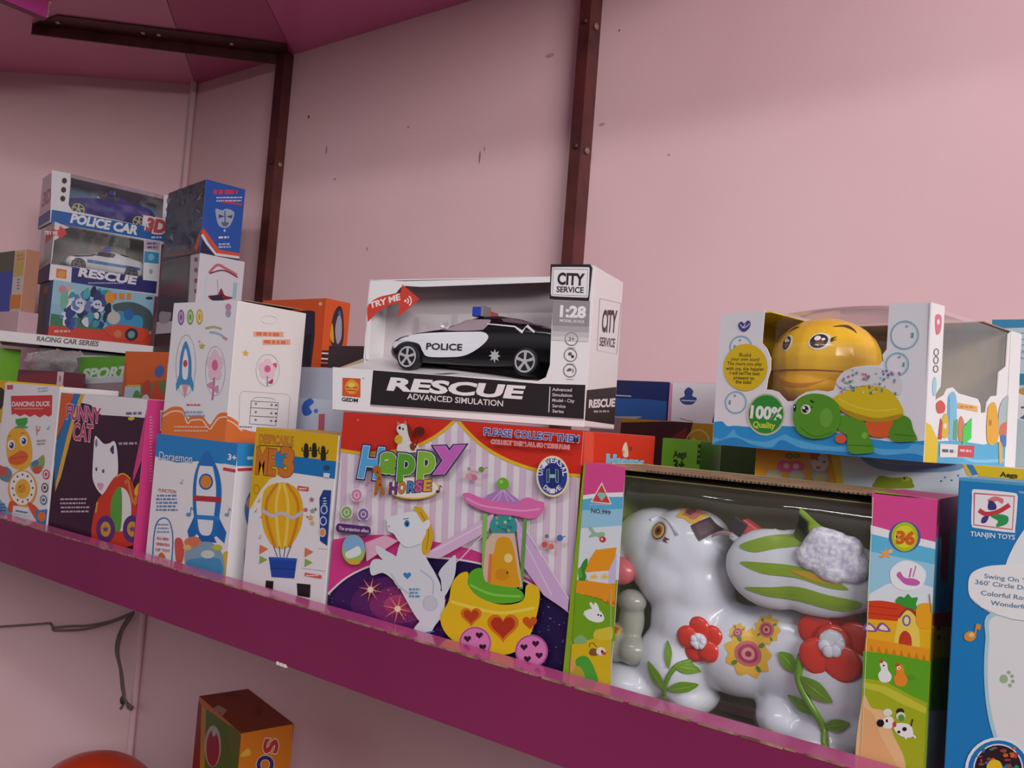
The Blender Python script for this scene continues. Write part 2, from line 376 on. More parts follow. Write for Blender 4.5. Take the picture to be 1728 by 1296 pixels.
def post(xr, label, z1, dep, wl, bolts):
    m = MB(); y1 = D_; th = .004
    m.box(xr - th, xr, y1 - dep, y1, -.225, ZU - .003, BROWN); m.box(xr - wl, xr - th, y1 - dep, y1 - dep + th, -.225, ZU - .003, BROWN)
    r_ = m.build('steel_post', label=label, cat='post')
    for z in bolts:
        b = MB(); b.bm(sphere_bm((xr + .002, y1 - dep * .5, z), (.004, .006, .006), 12), M('#8d7468', .35)); b.bm(sphere_bm((xr - wl * .4, y1 - dep - .002, z + .004), (.005, .003, .005), 12), M('#4a2a24', .4)); b.build('bolt', r_, label='small metal bolt')
    return r_
post(-1.580, 'left red oxide steel post on the pink wall beside the blue robot box', .786, .026, .030, (.55, .2))
post(-.747, 'red oxide steel post on the pink wall behind the large black and white car box', ZU, .036, .022, (.687, .47))

# ---- main shelf: board, front rail, worn edge
m = MB(); pts = [(-3.0, .589), (1.2, .589), (1.2, 1.199), (-1.975, 1.199), (-2.84, .589)]
slab('shelf_board', [(-2.83, .591), (1.3, .591), (1.3, 1.1995), (-1.974, 1.1995)], -.243, -.225, LAMT, label='magenta shelf board that carries every row of toy boxes', cat='shelf')
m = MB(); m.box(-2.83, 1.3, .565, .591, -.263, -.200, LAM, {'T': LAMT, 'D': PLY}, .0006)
R = random.Random(7); x = -1.6
while x < .2:                                # chipped plywood line along the front top edge
    w = R.uniform(.004, .03); hh = R.uniform(.0004, .0012); m.box(x, x + w, .5646, .566, -.2003 - hh, -.1997, PLY); x += w + R.uniform(0, .006)
rail = m.build('shelf_front_rail', label='glossy magenta front rail running along the shelf edge below the boxes', cat='shelf edge')
c = MB()
for i in range(3): c.box(-.683 + i * .0055, -.679 + i * .0055, .5643, .569, -.2645, -.2615, M('#efe6e0', .5))
c.build('chip', rail, label='pale chip in the laminate')
# ---- lower shelf
m = MB(); slab('lower_shelf_board', [(-2.83, .591), (1.3, .591), (1.3, 1.1995), (-1.974, 1.1995)], -1.008, -.990, M('#7c5058', .4), label='dull plum lower shelf board under the magenta one', cat='shelf')

# ---- wires on the wall under the shelf
WIRE = M('#7d6a66', .5)
def wire(paths, label):
    m = MB()
    for p in paths: 
        m.tube(p, .0028, WIRE, 6)
    return m
def sm(P, n=5):
    out = []
    for i in range(len(P) - 1):
        p0, p1, p2, p3 = (Vector(P[max(i - 1, 0)]), Vector(P[i]), Vector(P[i + 1]), Vector(P[min(i + 2, len(P) - 1)]))
        for j in range(n):
            t = j / n; out.append(0.5 * (2 * p1 + (p2 - p0) * t + (2 * p0 - 5 * p1 + 4 * p2 - p3) * t * t + (3 * p1 - p0 - 3 * p2 + p3) * t ** 3))
    return out + [Vector(P[-1])]
m = MB()
m.tube(sm([(-2.50, .80, -.645), (-2.38, .887, -.635), (-2.259, .972, -.613), (-2.198, 1.015, -.602), (-2.146, 1.051, -.592)]), .0026, WIRE, 6)
m.tube(sm([(-2.139, 1.056, -.610), (-2.105, 1.08, -.606), (-2.074, 1.104, -.600), (-2.026, 1.138, -.580), (-1.978, 1.172, -.552)]), .003, WIRE, 6)
m.tube(sm([(-2.139, 1.056, -.603), (-2.105, 1.082, -.596), (-2.074, 1.104, -.592), (-2.026, 1.138, -.576), (-1.978, 1.172, -.548)]), .003, WIRE, 6)
m.tube(sm([(-2.145, 1.05, -.592), (-2.142, 1.054, -.600), (-2.139, 1.056, -.610)]), .003, WIRE, 6)
m.build('wire', label='thin double wire strung along the left wall under the shelf', cat='wire')
m = MB()
m.tube(sm([(-1.985, 1.166, -.555), (-2.005, 1.155, -.60), (-2.009, 1.152, -.645), (-1.996, 1.16, -.69), (-1.988, 1.165, -.735), (-1.98, 1.17, -.768), (-1.985, 1.165, -.790)]), .0032, WIRE, 6)
m.tube(sm([(-1.975, 1.166, -.555), (-1.995, 1.155, -.60), (-2.000, 1.152, -.65), (-1.988, 1.16, -.70), (-1.978, 1.165, -.745), (-1.965, 1.165, -.766), (-1.930, 1.165, -.772)]), .0032, WIRE, 6)
m.tube(sm([(-1.965, 1.165, -.762), (-1.950, 1.163, -.776), (-1.934, 1.165, -.778)]), .0026, WIRE, 6)
m.bm(sphere_bm((-1.980, 1.166, -.766), (.007, .007, .012), 10), M('#4a4440', .6))
m.build('wire', label='twisted wire end hanging down in the corner under the shelf', cat='wire')
# small marks on the wall
def sqbox(name, x, y, z, w, d, h, col, mats, label, cat='toy box', yaw=0, art=None, bev=.0007, group=None):
    m = MB(); m.box(0, w, 0, d, 0, h, col, mats, bev)
    if art: art(m, w, d, h)
    return m.build(name, loc=(x, y, z), yaw=yaw, label=label, cat=cat, group=group)

# ================================================================ front row of boxes, left to right
def art_sliver(m, w, d, h):
    A = frontA(m, w, h, [(-60, 640), (13, 645), (-15, 885), (-90, 850)]); A.view(*C2)
    A.blob([(-200, 390), (-60, 360), (30, 400), (20, 480), (-20, 520), (-80, 520)], '#2a1c14'); A.rect(-300, 600, 60, 700, '#f2ead8')
sqbox('cartoon_box', -1.62, .612, -.225, .150, .09, .229, '#e3b21f', {}, 'yellow box with a black patch, cut off at the left edge beside the duck box', art=art_sliver)

def art_duck(m, w, d, h):
    A = frontA(m, w, h, [(11, 643), (102, 657), (75.5, 910.6), (-15.9, 882.6)]).view(*C2)
    A.blob([(-100, 1080), (-20, 1090), (40, 1150), (90, 1230), (60, 1330), (-100, 1330)], '#7fb6da')
    A.poly([(80, 418), (350, 432), (346, 560), (325, 572), (300, 556), (268, 574), (236, 552), (205, 566), (172, 545), (140, 558), (108, 538), (84, 545)], '#d8383e')
    A.T('DANCING DUCK', (88, 488), (334, 502), 30, '#fbeceb', .03); A.line([(100, 505), (290, 516)], 9, '#ef8f6a')
    A.rect(55, 345, 95, 375, '#cf4a58'); A.scrib(255, 375, 330, 410, 2, '#9fb0cf')
    A.blob([(75, 880), (50, 800), (55, 690), (100, 630), (165, 640), (205, 700), (220, 800), (205, 880), (140, 915)], '#f3b32c')
    A.poly([(110, 575), (187, 568), (190, 600), (172, 625), (128, 622), (112, 605)], '#35a83c')
    A.line([(108, 628), (190, 634)], 14, '#5ba08a')
    for cx, cy in ((82, 745), (163, 720)): A.ell(cx, cy, 24, 34, '#f8f4f0'); A.ell(cx + 2, cy + 3, 15, 22, '#2a3a78'); A.ell(cx - 3, cy - 4, 5, 7, '#ffffff')
    A.line([(60, 690), (80, 682)], 6, '#a86a1c'); A.line([(148, 672), (172, 668)], 6, '#a86a1c')
    A.blob([(65, 830), (100, 810), (140, 785), (180, 800), (192, 835), (160, 870), (110, 880), (70, 862)], '#e8642c'); A.line([(75, 838), (130, 830), (188, 825)], 4, '#b8431c', True)
    A.blob([(205, 880), (250, 850), (292, 820), (298, 880), (270, 935), (225, 930)], '#8fb05a'); A.blob([(225, 905), (280, 890), (270, 935), (235, 940)], '#d8543a'); A.blob([(215, 870), (250, 850), (262, 880), (230, 900)], '#4a86b0')
    A.blob([(0, 900), (50, 890), (85, 930), (70, 990), (20, 980), (0, 950)], '#6a8a9a'); A.blob([(0, 880), (30, 890), (60, 930), (30, 950), (0, 930)], '#d05a4a')
    A.ell(155, 1040, 96, 126, '#f2a92e'); A.ell(155, 1035, 84, 112, '#fbf6f0'); A.ell(157, 1040, 50, 66, '#f4b93c')
    for k in range(12): A.ell(157 + 66 * math.cos(k * math.pi / 6), 1035 + 90 * math.sin(k * math.pi / 6), 6, 8, '#58607a')
    A.blob([(125, 1030), (160, 1005), (175, 1030), (170, 1060), (130, 1062)], '#e89824'); A.ell(140, 1025, 4, 6, '#4a3020')
    A.blob([(75, 1120), (120, 1140), (100, 1190), (60, 1185)], '#e05a34'); A.blob([(190, 1130), (235, 1150), (300, 1230), (260, 1260), (210, 1190)], '#e05a34')
    A.poly([(95, 1150), (195, 1165), (205, 1225), (90, 1200)], '#e8eef2'); A.line([(110, 1185), (190, 1200)], 12, '#5a8a9a')
    A.poly([(240, 1185), (358, 1172), (350, 1290), (250, 1290)], '#2d86c4'); A.ell(280, 1225, 26, 34, '#e07a3c')
    for cy, c in ((948, '#d83a5e'), (1035, '#5a5a5e'), (1115, '#4a7a9c')): A.ell(311 - (cy - 948) * .1, cy, 22, 32, c); A.ell(311 - (cy - 948) * .1, cy, 15, 23, '#f0eaea'); A.ell(311 - (cy - 948) * .1, cy, 9, 13, c)
    A.line([(250, 625), (255, 690)], 6, '#dd8a90'); A.note(262, 655, 8, '#e08a94'); A.note(325, 650, 6, '#8f9aa8'); A.scrib(252, 715, 315, 755, 2, '#b0a8b4'); A.scrib(0, 1130, 50, 1190, 3, '#4a78a8')
sqbox('duck_toy_box', -1.450, .600, -.225, .183, .09, .226, '#f0e9ec', {}, 'white box printed with a yellow dancing duck under a red banner', art=art_duck)

def art_cat(m, w, d, h):
    A = frontA(m, w, h, [(103, 659), (249, 676), (221.8, 955.6), (78.3, 911.5)]).view(*C2)
    A.poly([(400, 385), (985, 450), (965, 578), (850, 566), (670, 550), (600, 480), (400, 430)], '#eee6ea')
    A.poly([(400, 392), (500, 405), (360, 740), (360, 392)], '#d9602a')
    A.poly([(490, 400), (535, 406), (475, 560), (470, 640), (400, 950), (362, 1030), (360, 760)], '#2f74b4')
    A.poly([(535, 406), (562, 410), (500, 560), (470, 700), (402, 965), (365, 1060), (370, 1000), (440, 700), (480, 560)], '#e8b23c')
    O = (('#f4e3ea', .055),); A.T('FUNNY', (440, 568), (662, 604), 96, '#c23a72', .03, 0, O); A.T('CAT', (482, 708), (612, 726), 108, '#cf3f66', .03, 0, O)
    A.poly([(985, 452), (1115, 468), (1060, 1400), (900, 1400), (1000, 700), (880, 1010), (885, 940)], '#dc4088')
    A.poly([(1000, 780), (1015, 790), (925, 1220), (900, 1300), (880, 1300), (940, 1080)], '#3a8ac4'); A.poly([(985, 900), (1010, 880), (990, 1300), (945, 1300)], '#e3cfd8')
    A.scrib(835, 530, 955, 562, 1, '#7a6a8a', 18); A.ell(872, 580, 22, 12, '#dcc02c'); A.scrib(785, 725, 925, 765, 1, '#b79ab0', 16, 3)
    A.scrib(388, 1095, 600, 1205, 4, '#c9b4c4', 11, 5)
    A.blob([(616, 930), (625, 760), (633, 692), (655, 705), (690, 742), (725, 742), (760, 728), (778, 780), (786, 900), (775, 985), (735, 1050), (690, 1085), (650, 1050), (622, 990)], '#f1ebf2')
    A.blob([(733, 780), (755, 755), (757, 812), (740, 802)], '#4a3a68'); A.blob([(633, 730), (645, 710), (650, 750), (638, 765)], '#8a7aa0')
    A.ell(642, 912, 7, 14, '#5a5a78'); A.ell(688, 925, 8, 14, '#5a5a78'); A.blob([(648, 1005), (690, 1010), (680, 1050), (660, 1045)], '#e7a3bb')
    A.blob([(700, 1060), (760, 970), (820, 940), (872, 985), (900, 1100), (905, 1400), (628, 1400), (640, 1150)], '#d53a24'); A.line([(772, 965), (820, 944), (868, 980)], 9, '#e8a82c', True)
    A.ell(805, 1180, 68, 145, '#e9e4e4'); A.blob([(735, 1180), (760, 1070), (805, 1035), (812, 1180), (800, 1320), (750, 1300)], '#5aa23c')
    A.line([(832, 1010), (850, 990), (868, 1070), (885, 1140)], 14, '#c88a4a', True); A.blob([(895, 1050), (925, 1005), (948, 1020), (930, 1080), (900, 1090)], '#ecb42c'); A.blob([(895, 1100), (930, 1090), (915, 1140), (890, 1150)], '#e07a2c')
    A.line([(650, 1130), (640, 1200)], 12, '#e0a03c')
    for cx in (705, 880): A.ell(cx, 1310, 62, 90, '#5a2f7a'); A.ell(cx, 1310, 34, 50, '#cf9c3c'); A.star(cx, 1310, 24, '#7a3c88')
    B = rightA(m, w, d, h, [(249, 676), (351, 681.3), (326.3, 945.2), (221.8, 955.6)]).view(*C2)
    B.poly([(1062, 525), (1100, 525), (1092, 665), (1060, 660)], '#f0e8ea')
    for i in range(7): B.line([(1066 + i * 5, 535), (1063 + i * 5, 650)], 1.5 + i % 3, '#3a3038')
    B.scrib(990, 560, 1010, 1000, 22, '#f0a8c8', 6)
sqbox('cat_toy_box', -1.262, .600, -.225, .233, .09, .218, '#3c1733', {'R': M('#e0448c'), 'T': M('#efe8ea')}, 'dark purple box with a white cat on wheels and pink side', art=art_cat)

def art_bluewhite(m, w, d, h):
    A = frontA(m, w, h, [(265, 732), (402, 748.5), (378.6, 1003.7), (243, 962.1)]).view(*C4)
    A.poly([(100, 40), (710, 110), (700, 300), (590, 270), (420, 250), (250, 262), (90, 215)], '#2a86cc')
    A.line([(590, 272), (700, 292)], 12, '#f2eef2'); A.line([(590, 305), (695, 324)], 24, '#d0454c')
    A.T('Doraemon', (122, 238), (362, 262), 58, '#dfe8f6', .008, 0, (('#2a4f88', .045),))
    A.T('3+', (625, 238), (685, 246), 42, '#f4f2f6', .03)
    A.T('FUNCTION', (120, 474), (246, 488), 24, '#c8424c', .02); A.scrib(100, 490, 265, 620, 5, '#6a86b8', 14, 9)
    # blue toy rocket standing on a colourful dome
    A.poly([(395, 620), (330, 760), (345, 835), (410, 770)], '#1f6cb8'); A.poly([(545, 630), (615, 770), (600, 850), (535, 790)], '#1f6cb8')
    A.blob([(470, 175), (520, 240), (565, 350), (580, 480), (565, 640), (535, 800), (405, 790), (375, 630), (370, 470), (385, 340), (425, 240)], '#2373c0', 8)
    A.blob([(468, 200), (505, 260), (530, 360), (540, 480), (525, 640), (500, 780), (425, 775), (400, 630), (395, 470), (405, 350), (430, 260)], '#e9e9f0', 8)
    A.poly([(470, 172), (512, 232), (532, 290), (402, 282), (428, 228)], '#2373c0'); A.ell(466, 400, 52, 60, '#1f68b4'); A.ell(466, 400, 40, 47, '#e08a34')
    A.poly([(376, 500), (580, 512), (577, 552), (376, 540)], '#b8363c'); A.poly([(384, 640), (566, 652), (562, 685), (388, 672)], '#2b86d0')
    A.poly([(420, 790), (520, 798), (545, 845), (400, 835)], '#1c62b0')
    A.blob([(240, 830), (285, 815), (310, 900), (290, 990), (250, 980)], '#d85a50'); A.blob([(590, 930), (640, 910), (668, 960), (650, 1060), (600, 1075)], '#dcb83c')
    A.blob([(310, 830), (380, 800), (430, 830), (420, 900), (340, 900)], '#e07a5c'); A.blob([(430, 840), (520, 850), (590, 940), (580, 1100), (340, 1040), (320, 900), (400, 880)], '#88a8bc'); A.blob([(340, 970), (560, 960), (570, 1090), (360, 1040)], '#4a94c4'); A.ell(480, 930, 50, 30, '#cfd8d4'); A.ell(550, 880, 36, 22, '#c8c83c'); A.ell(330, 880, 30, 20, '#e8c070')
    A.line([(78, 960), (88, 800), (110, 700), (155, 665), (200, 690), (225, 800), (218, 985)], 8, '#3a7ab4', True); A.scrib(110, 700, 205, 780, 3, '#7aa0c8', 10)
    for i, t in enumerate(('ALL NEW', 'GENERATION', 'OF TOY')): A.T(t, (108 - i * 4, 820 + i * 42), (195 + i * 5, 832 + i * 42), 20, '#c8444a', .02)
    A.blob([(120, 940), (145, 915), (170, 945), (165, 975), (125, 970)], '#d8743c')
    A.note(340, 640, 18, '#5a9ac8'); A.note(620, 640, 16, '#8aa0cc'); A.note(287, 410, 9, '#a8c0cc')
    B = rightA(m, w, d, h, [(402, 748.5), (520.7, 752.5), (500.2, 986.5), (378.6, 1003.7)]).view(*C4)
    B.poly([(690, 100), (1300, 120), (1300, 275), (690, 285)], '#2f9ad8'); B.line([(695, 312), (900, 305)], 22, '#d2484e'); B.rect(765, 215, 812, 238, '#dff0fa')
    B.blob([(745, 600), (790, 470), (870, 500), (860, 700), (780, 735)], '#5a86c8'); B.blob([(755, 560), (790, 510), (850, 540), (800, 600)], '#e0a08a'); B.blob([(735, 1090), (760, 1040), (820, 1060), (800, 1110)], '#3a9ac8'); B.line([(745, 890), (742, 1050)], 5, '#7aa8b8')
sqbox('rocket_toy_box', -.999, .600, -.225, .171, .105, .175, '#f0ebef', {'T': M('#2a86cc'), 'R': M('#f4f2f4')}, 'white box with blue top band and a blue rocket, under the tall orange-footed carton', art=art_bluewhite)

def art_yellow(m, w, d, h):
    A = frontA(m, w, h, [(433, 721.5), (571.5, 734.5), (543.8, 1054.5), (406.3, 1012.2)]).view(*C4)
    A.poly([(825, 0), (1440, 55), (1420, 260), (1090, 222), (1090, 345), (1000, 345), (930, 385), (860, 470), (790, 600), (770, 590)], '#e2b312')
    A.poly([(1095, 215), (1425, 252), (1415, 380), (1090, 336)], '#1a78be')
    A.poly([(795, 590), (870, 470), (940, 388), (1010, 348), (1020, 362), (950, 402), (880, 480), (800, 610)], '#f5e9c4')
    A.T('DESPICABLE', (852, 122), (1100, 138), 62, '#cf8a30', .03, 0, (('#a85c18', .055),)); A.line([(850, 140), (1095, 150)], 8, '#7a3c14')
    A.T('ME', (832, 335), (965, 350), 172, '#d27a2c', .05, 0, (('#a04e16', .075),)); A.blob([(968, 215), (1005, 175), (1050, 205), (1050, 290), (985, 305)], '#2a8ac8'); A.T('3', (1005, 352), (1092, 362), 196, '#d27a2c', .04, 0, (('#a04e16', .06),))
    for cx, cy in ((1197, 172), (1257, 168), (1322, 190)):          # three dark little cacti
        A.blob([(cx - 17, cy + 50), (cx - 19, cy), (cx - 12, cy - 46), (cx + 10, cy - 46), (cx + 18, cy), (cx + 16, cy + 50)], '#2c2214'); A.line([(cx - 32, cy - 20), (cx - 30, cy + 5), (cx, cy + 8), (cx + 30, cy + 2), (cx + 34, cy - 22)], 8, '#2c2214')
    # yellow hot-air balloon over a blue basket
    A.blob([(905, 450), (1020, 408), (1125, 450), (1172, 570), (1160, 720), (1095, 850), (1020, 890), (945, 860), (885, 740), (872, 580)], '#edb41c')
    for k in (-95, -35, 35, 95): A.line([(1022 + k * .35, 415), (1022 + k * 1.15, 540), (1022 + k * 1.15, 690), (1022 + k * .55, 880)], 22, '#d98a1c' if abs(k) > 50 else '#f6d25a', True)
    A.line([(878, 610), (950, 650), (1022, 630), (1095, 662), (1168, 622)], 26, '#c9c6d2', True)
    for x in (960, 1000, 1045, 1085): A.line([(x, 870), (990 + (x - 960) * .5, 960)], 5, '#1f3f86')
    A.poly([(925, 950), (1130, 960), (1110, 1105), (945, 1095)], '#1f4aa6'); A.line([(925, 958), (1130, 968)], 18, '#2a5cc0'); A.line([(935, 1030), (1120, 1040)], 7, '#173a86')
    for x, y in ((860, 860), (1190, 880)): A.poly([(x, y), (x + 60, y + 30), (x - 5, y + 70)], '#e0804a'); A.poly([(x, y + 80), (x + 55, y + 108), (x - 5, y + 140)], '#8cb850')
    A.poly([(905, 1120), (960, 1125), (955, 1190), (900, 1180)], '#241a18'); A.poly([(1130, 1140), (1230, 1150), (1225, 1245), (1135, 1230)], '#241a18')
    A.poly([(1296, 520), (1325, 460), (1382, 462), (1352, 866), (1300, 830)], '#26408e'); A.scrib(1322, 510, 1350, 590, 4, '#d8dcec', 9)
    for cy, c in ((603, '#d8dcec'), (686, '#d8dcec'), (769, '#e8943c')): A.ell(1330 - (cy - 603) * .07, cy, 26, 34, '#c9d0e6'); A.ell(1330 - (cy - 603) * .07, cy, 18, 25, '#26408e' if c[1] != 'e' else c)
    A.poly([(1138, 430), (1218, 440), (1216, 470), (1136, 460)], '#d8604a'); A.scrib(1146, 440, 1208, 464, 1, '#f6dcd4', 10); A.poly([(1190, 1062), (1312, 1082), (1310, 1106), (1188, 1086)], '#d8604a'); A.scrib(1198, 1072, 1300, 1096, 1, '#f6dcd4', 9)
    for x, y, r, c in ((1240, 530, 22, '#c86a7a'), (1196, 604, 20, '#d05a78'), (1246, 612, 22, '#7fb0a0'), (1268, 600, 14, '#a05a8a'), (1232, 660, 26, '#e0b070'), (1208, 655, 10, '#e05a6a'), (1245, 700, 22, '#e6c060')): A.star(x, y, r, c)
    for x, y in ((855, 545), (832, 618), (872, 660), (862, 810)): A.note(x, y, 7, '#e0a090')
    A.ell(1350, 295, 22, 16, '#3a4a66'); A.poly([(1330, 335), (1376, 340), (1370, 372), (1326, 366)], '#e6e6ee'); A.ring(840, 455, 22, 34, 4, '#c98a10'); 
    A.line([(1170, 1028), (1400, 1056)], 3, '#c8c0c6'); A.line([(1290, 885), (1400, 890)], 3, '#c8c0c6')
sqbox('balloon_toy_box', -.797, .600, -.225, .138, .09, .197, '#efeaee', {'T': M('#e6bb22'), 'R': M('#e4dfe4')}, 'white and yellow toy box lettered in orange, between the rocket box and the pony box', art=art_yellow)

def art_happy(m, w, d, h):
    R = random.Random(11)
    A = frontA(m, w, h, [(580, 697), (985, 725), (952.1, 1179.8), (549.3, 1056.1)]).view(*CH)
    for i in range(20):
        x = 110 + i * 62; A.poly([(x, 60), (x + 30, 62), (x - 10, 1300), (x - 40, 1298)], '#e0c6dd')
    cur = catmull([(100, 205), (200, 218), (320, 212), (440, 192), (540, 145), (610, 95), (660, 48)], False) + catmull([(662, 48), (715, 110), (800, 185), (920, 250), (1060, 295), (1180, 312), (1290, 320)], False)
    A.poly([(110, -20), (1310, 70), (1300, 330)] + cur[::-1], '#dd3120'); A.line(cur, 16, '#edc02a')
    A.poly([(50, 640)] + catmull([(75, 635), (220, 615), (400, 615), (560, 645), (760, 690), (950, 790), (1120, 880), (1240, 975)], False) + [(1240, 1400), (0, 1400)], '#df3f8e')
    low = catmull([(40, 900), (130, 820), (250, 762), (400, 730), (560, 722), (740, 742), (900, 790), (1060, 870), (1240, 1010)], False)
    A.poly(low + [(1240, 1500), (0, 1500)], '#231548'); A.line(low, 9, '#f0e4ee')
    for rx, ry, c in ((330, 190, '#3c1a5c'), (240, 140, '#5c2266'), (150, 90, '#8a2f70'), (80, 48, '#b84678')): A.ell(390, 950, rx, ry, c)
    for i in range(260):
        x, y = R.uniform(50, 1230), R.uniform(800, 1290)
        if y > 770 + abs(x - 560) ** 1.6 * .006: A.ell(x, y, R.uniform(2, 5), R.uniform(2, 4), R.choice(['#b8385a', '#3c6ac0', '#c0a84a', '#3c8a8a', '#8a4ac0', '#d08ab8']), 5)
    for cx, cy, r in ((258, 876, 62), (390, 968, 78)):
        for k in range(8): t = k * math.pi / 4 + .2; A.poly([(cx + r * math.cos(t), cy + r * math.sin(t)), (cx - 5 * math.sin(t), cy + 5 * math.cos(t)), (cx + 5 * math.sin(t), cy - 5 * math.cos(t))], '#f08a78')
        A.ell(cx, cy, 15, 15, '#fbe6c8')
    A.poly([(330, 612), (392, 640), (240, 740), (232, 650)], '#efb6d0')
    # beams of light
    A.poly([(860, 500), (620, 640), (500, 715), (590, 725), (830, 590)], '#e3bfe0'); A.line([(800, 560), (560, 690)], 5, '#f4e4f4'); A.line([(820, 590), (700, 720), (600, 800)], 5, '#f0dcf0')
    A.poly([(960, 520), (1228, 925), (1228, 985), (1100, 900), (985, 740)], '#d6b2dc'); A.line([(1000, 560), (1228, 925)], 5, '#f0dcf0'); A.line([(985, 600), (1140, 900)], 4, '#f0dcf0')
    # horse
    G = '#e3e4ec'; GS = '#c3c6d6'
    A.blob([(600, 830), (590, 790), (640, 730), (672, 710), (668, 800), (640, 870), (610, 910)], '#dcdee8')
    A.blob([(395, 850), (430, 850), (520, 900), (600, 880), (620, 930), (600, 1010), (545, 1050), (490, 1020), (440, 940)], G)
    A.blob([(500, 960), (560, 960), (600, 1000), (570, 1050), (545, 1085), (490, 1080), (470, 1062), (500, 1020)], G); A.blob([(575, 965), (650, 985), (700, 1020), (702, 1038), (660, 1032), (590, 1018)], G)
    A.blob([(385, 720), (340, 690), (288, 662), (292, 700), (330, 740), (380, 770)], G); A.blob([(400, 800), (350, 745), (285, 728), (258, 755), (266, 806), (320, 795), (370, 830), (400, 870)], G)
    A.blob([(415, 640), (510, 640), (530, 720), (575, 800), (600, 870), (560, 930), (470, 910), (390, 860), (365, 800), (385, 710)], G)
    A.blob([(340, 560), (342, 530), (400, 512), (470, 498), (530, 540), (545, 590), (510, 650), (440, 668), (395, 640), (372, 606), (345, 592)], '#eceef3')
    A.line([(500, 780), (560, 830), (560, 900)], 7, GS, True); A.ell(548, 940, 34, 36, '#d2d4e0'); A.ring(548, 940, 36, 38, 4, GS); A.line([(405, 655), (440, 672), (500, 655)], 6, GS, True); A.line([(360, 800), (400, 860), (470, 910)], 6, GS, True)
    A.blob([(470, 480), (488, 472), (520, 495), (552, 560), (562, 620), (545, 690), (515, 705), (508, 650), (530, 590), (500, 530)], '#e0b224'); A.line([(500, 500), (540, 580), (530, 680)], 5, '#b8881c', True)
    A.blob([(508, 560), (540, 535), (548, 560), (530, 585)], '#f0f0f4'); A.ell(436, 556, 13, 17, '#3a8ac4'); A.ell(437, 558, 6, 9, '#1c2c4c'); A.line([(418, 535), (445, 530)], 4, '#6a6a88'); A.ell(350, 570, 3, 5, '#888ca0')
    A.heart(438, 806, 19, '#2b8cc8'); A.scrib(445, 865, 500, 915, 3, '#5aa4cc', 10, 4); A.line([(520, 1085), (570, 1075)], 7, '#4a7ab8')
    # carousel carriage
    A.line([(815, 505), (810, 860)], 22, '#8cc45c'); A.line([(1012, 525), (990, 870)], 18, '#6aa04a')
    A.ell(905, 565, 66, 60, '#3f9c98'); 
    for i in range(16): A.ell(R.uniform(860, 950), R.uniform(525, 605), 7, 7, R.choice(['#8ad0b8', '#d8e6a0', '#5a78c0', '#e0a050', '#2a7a80']), 6)
    A.poly([(820, 640), (850, 600), (960, 600), (1000, 860), (800, 850)], '#dfc0a8')
    A.blob([(860, 690), (880, 625), (935, 625), (960, 690), (975, 790), (980, 860), (850, 850), (840, 760)], '#e3a21c'); A.ell(930, 720, 20, 22, '#f0dc90'); A.ell(900, 800, 34, 30, '#d8901c'); A.ell(925, 790, 5, 6, '#5a3c14'); A.line([(845, 700), (835, 860)], 16, '#e87a4c')
    A.blob([(735, 850), (745, 790), (800, 770), (830, 840), (980, 870), (1000, 920), (900, 940), (780, 915)], '#62b52c'); A.line([(745, 850), (850, 895), (990, 905)], 12, '#8cd04c', True)
    A.blob([(655, 850), (690, 800), (735, 790), (735, 850), (790, 910), (900, 945), (1000, 925), (1020, 850), (1075, 860), (1082, 930), (1050, 1060), (1000, 1150), (900, 1190), (760, 1170), (640, 1100), (600, 1010), (640, 930)], '#ecc31c')
    A.line([(650, 930), (760, 960), (900, 985), (1060, 960)], 14, '#f6dc5a', True)
    A.heart(905, 1050, 78, '#e07a1c'); A.heart(905, 1050, 60, '#b8381c'); A.heart(750, 1000, 52, '#e07a1c'); A.heart(750, 1000, 38, '#c0441c'); A.heart(1036, 1030, 36, '#d05a1c')
    for cx, cy, r in ((770, 1130, 78), (1045, 1170, 80)):
        A.ell(cx, cy, r, r, '#e284c0'); A.ring(cx, cy, r - 2, r - 2, 5, '#a8488c')
        for k in range(4): t = k * math.pi / 2 + .5; A.heart(cx + 42 * math.cos(t), cy + 42 * math.sin(t), 18, '#3a1a30')
    A.blob([(708, 412), (740, 405), (790, 425), (850, 440), (900, 425), (960, 450), (1020, 425), (1070, 440), (1106, 452), (1092, 505), (1040, 528), (960, 515), (860, 505), (770, 475), (725, 445)], '#e872b4'); A.line([(725, 430), (800, 465), (900, 480), (1000, 490), (1085, 480)], 9, '#f4a0d0', True)
    A.poly([(905, 380), (980, 435), (990, 462), (900, 448), (815, 432), (830, 415)], '#b884c8'); 
    for x in (850, 880, 930, 960): A.line([(905, 385), (x, 445)], 5, '#dcb8e4')
    A.ell(905, 360, 29, 30, '#72b830'); A.ell(897, 350, 9, 9, '#a4dc68')
    # title
    A.blob([(393, 205), (398, 165), (402, 130), (390, 105), (396, 82), (420, 74), (442, 84), (452, 120), (458, 160), (492, 178), (500, 205), (440, 215)], '#ece6e0'); A.blob([(380, 150), (392, 130), (412, 132), (418, 152), (408, 172), (388, 168)], '#e0bc30'); A.poly([(396, 84), (392, 62), (410, 78)], '#c89a7a'); A.poly([(424, 76), (432, 58), (440, 82)], '#c89a7a'); A.ell(421, 100, 4, 6, '#2c1c18'); A.ell(392, 150, 2, 3, '#7a5a14'); A.ell(470, 190, 10, 8, '#7a3a24'); A.blob([(440, 72), (462, 100), (462, 150), (448, 130)], '#7a2c1c'); A.ell(405, 95, 6, 8, '#2c1c18'); A.ell(500, 110, 26, 22, '#5a2014'); A.line([(480, 190), (500, 130)], 7, '#7a2c1c'); A.blob([(455, 175), (475, 165), (478, 200), (460, 200)], '#8a3c24')
    O = lambda: (('#3a2a66', .10), ('#f8f2fa', .065))
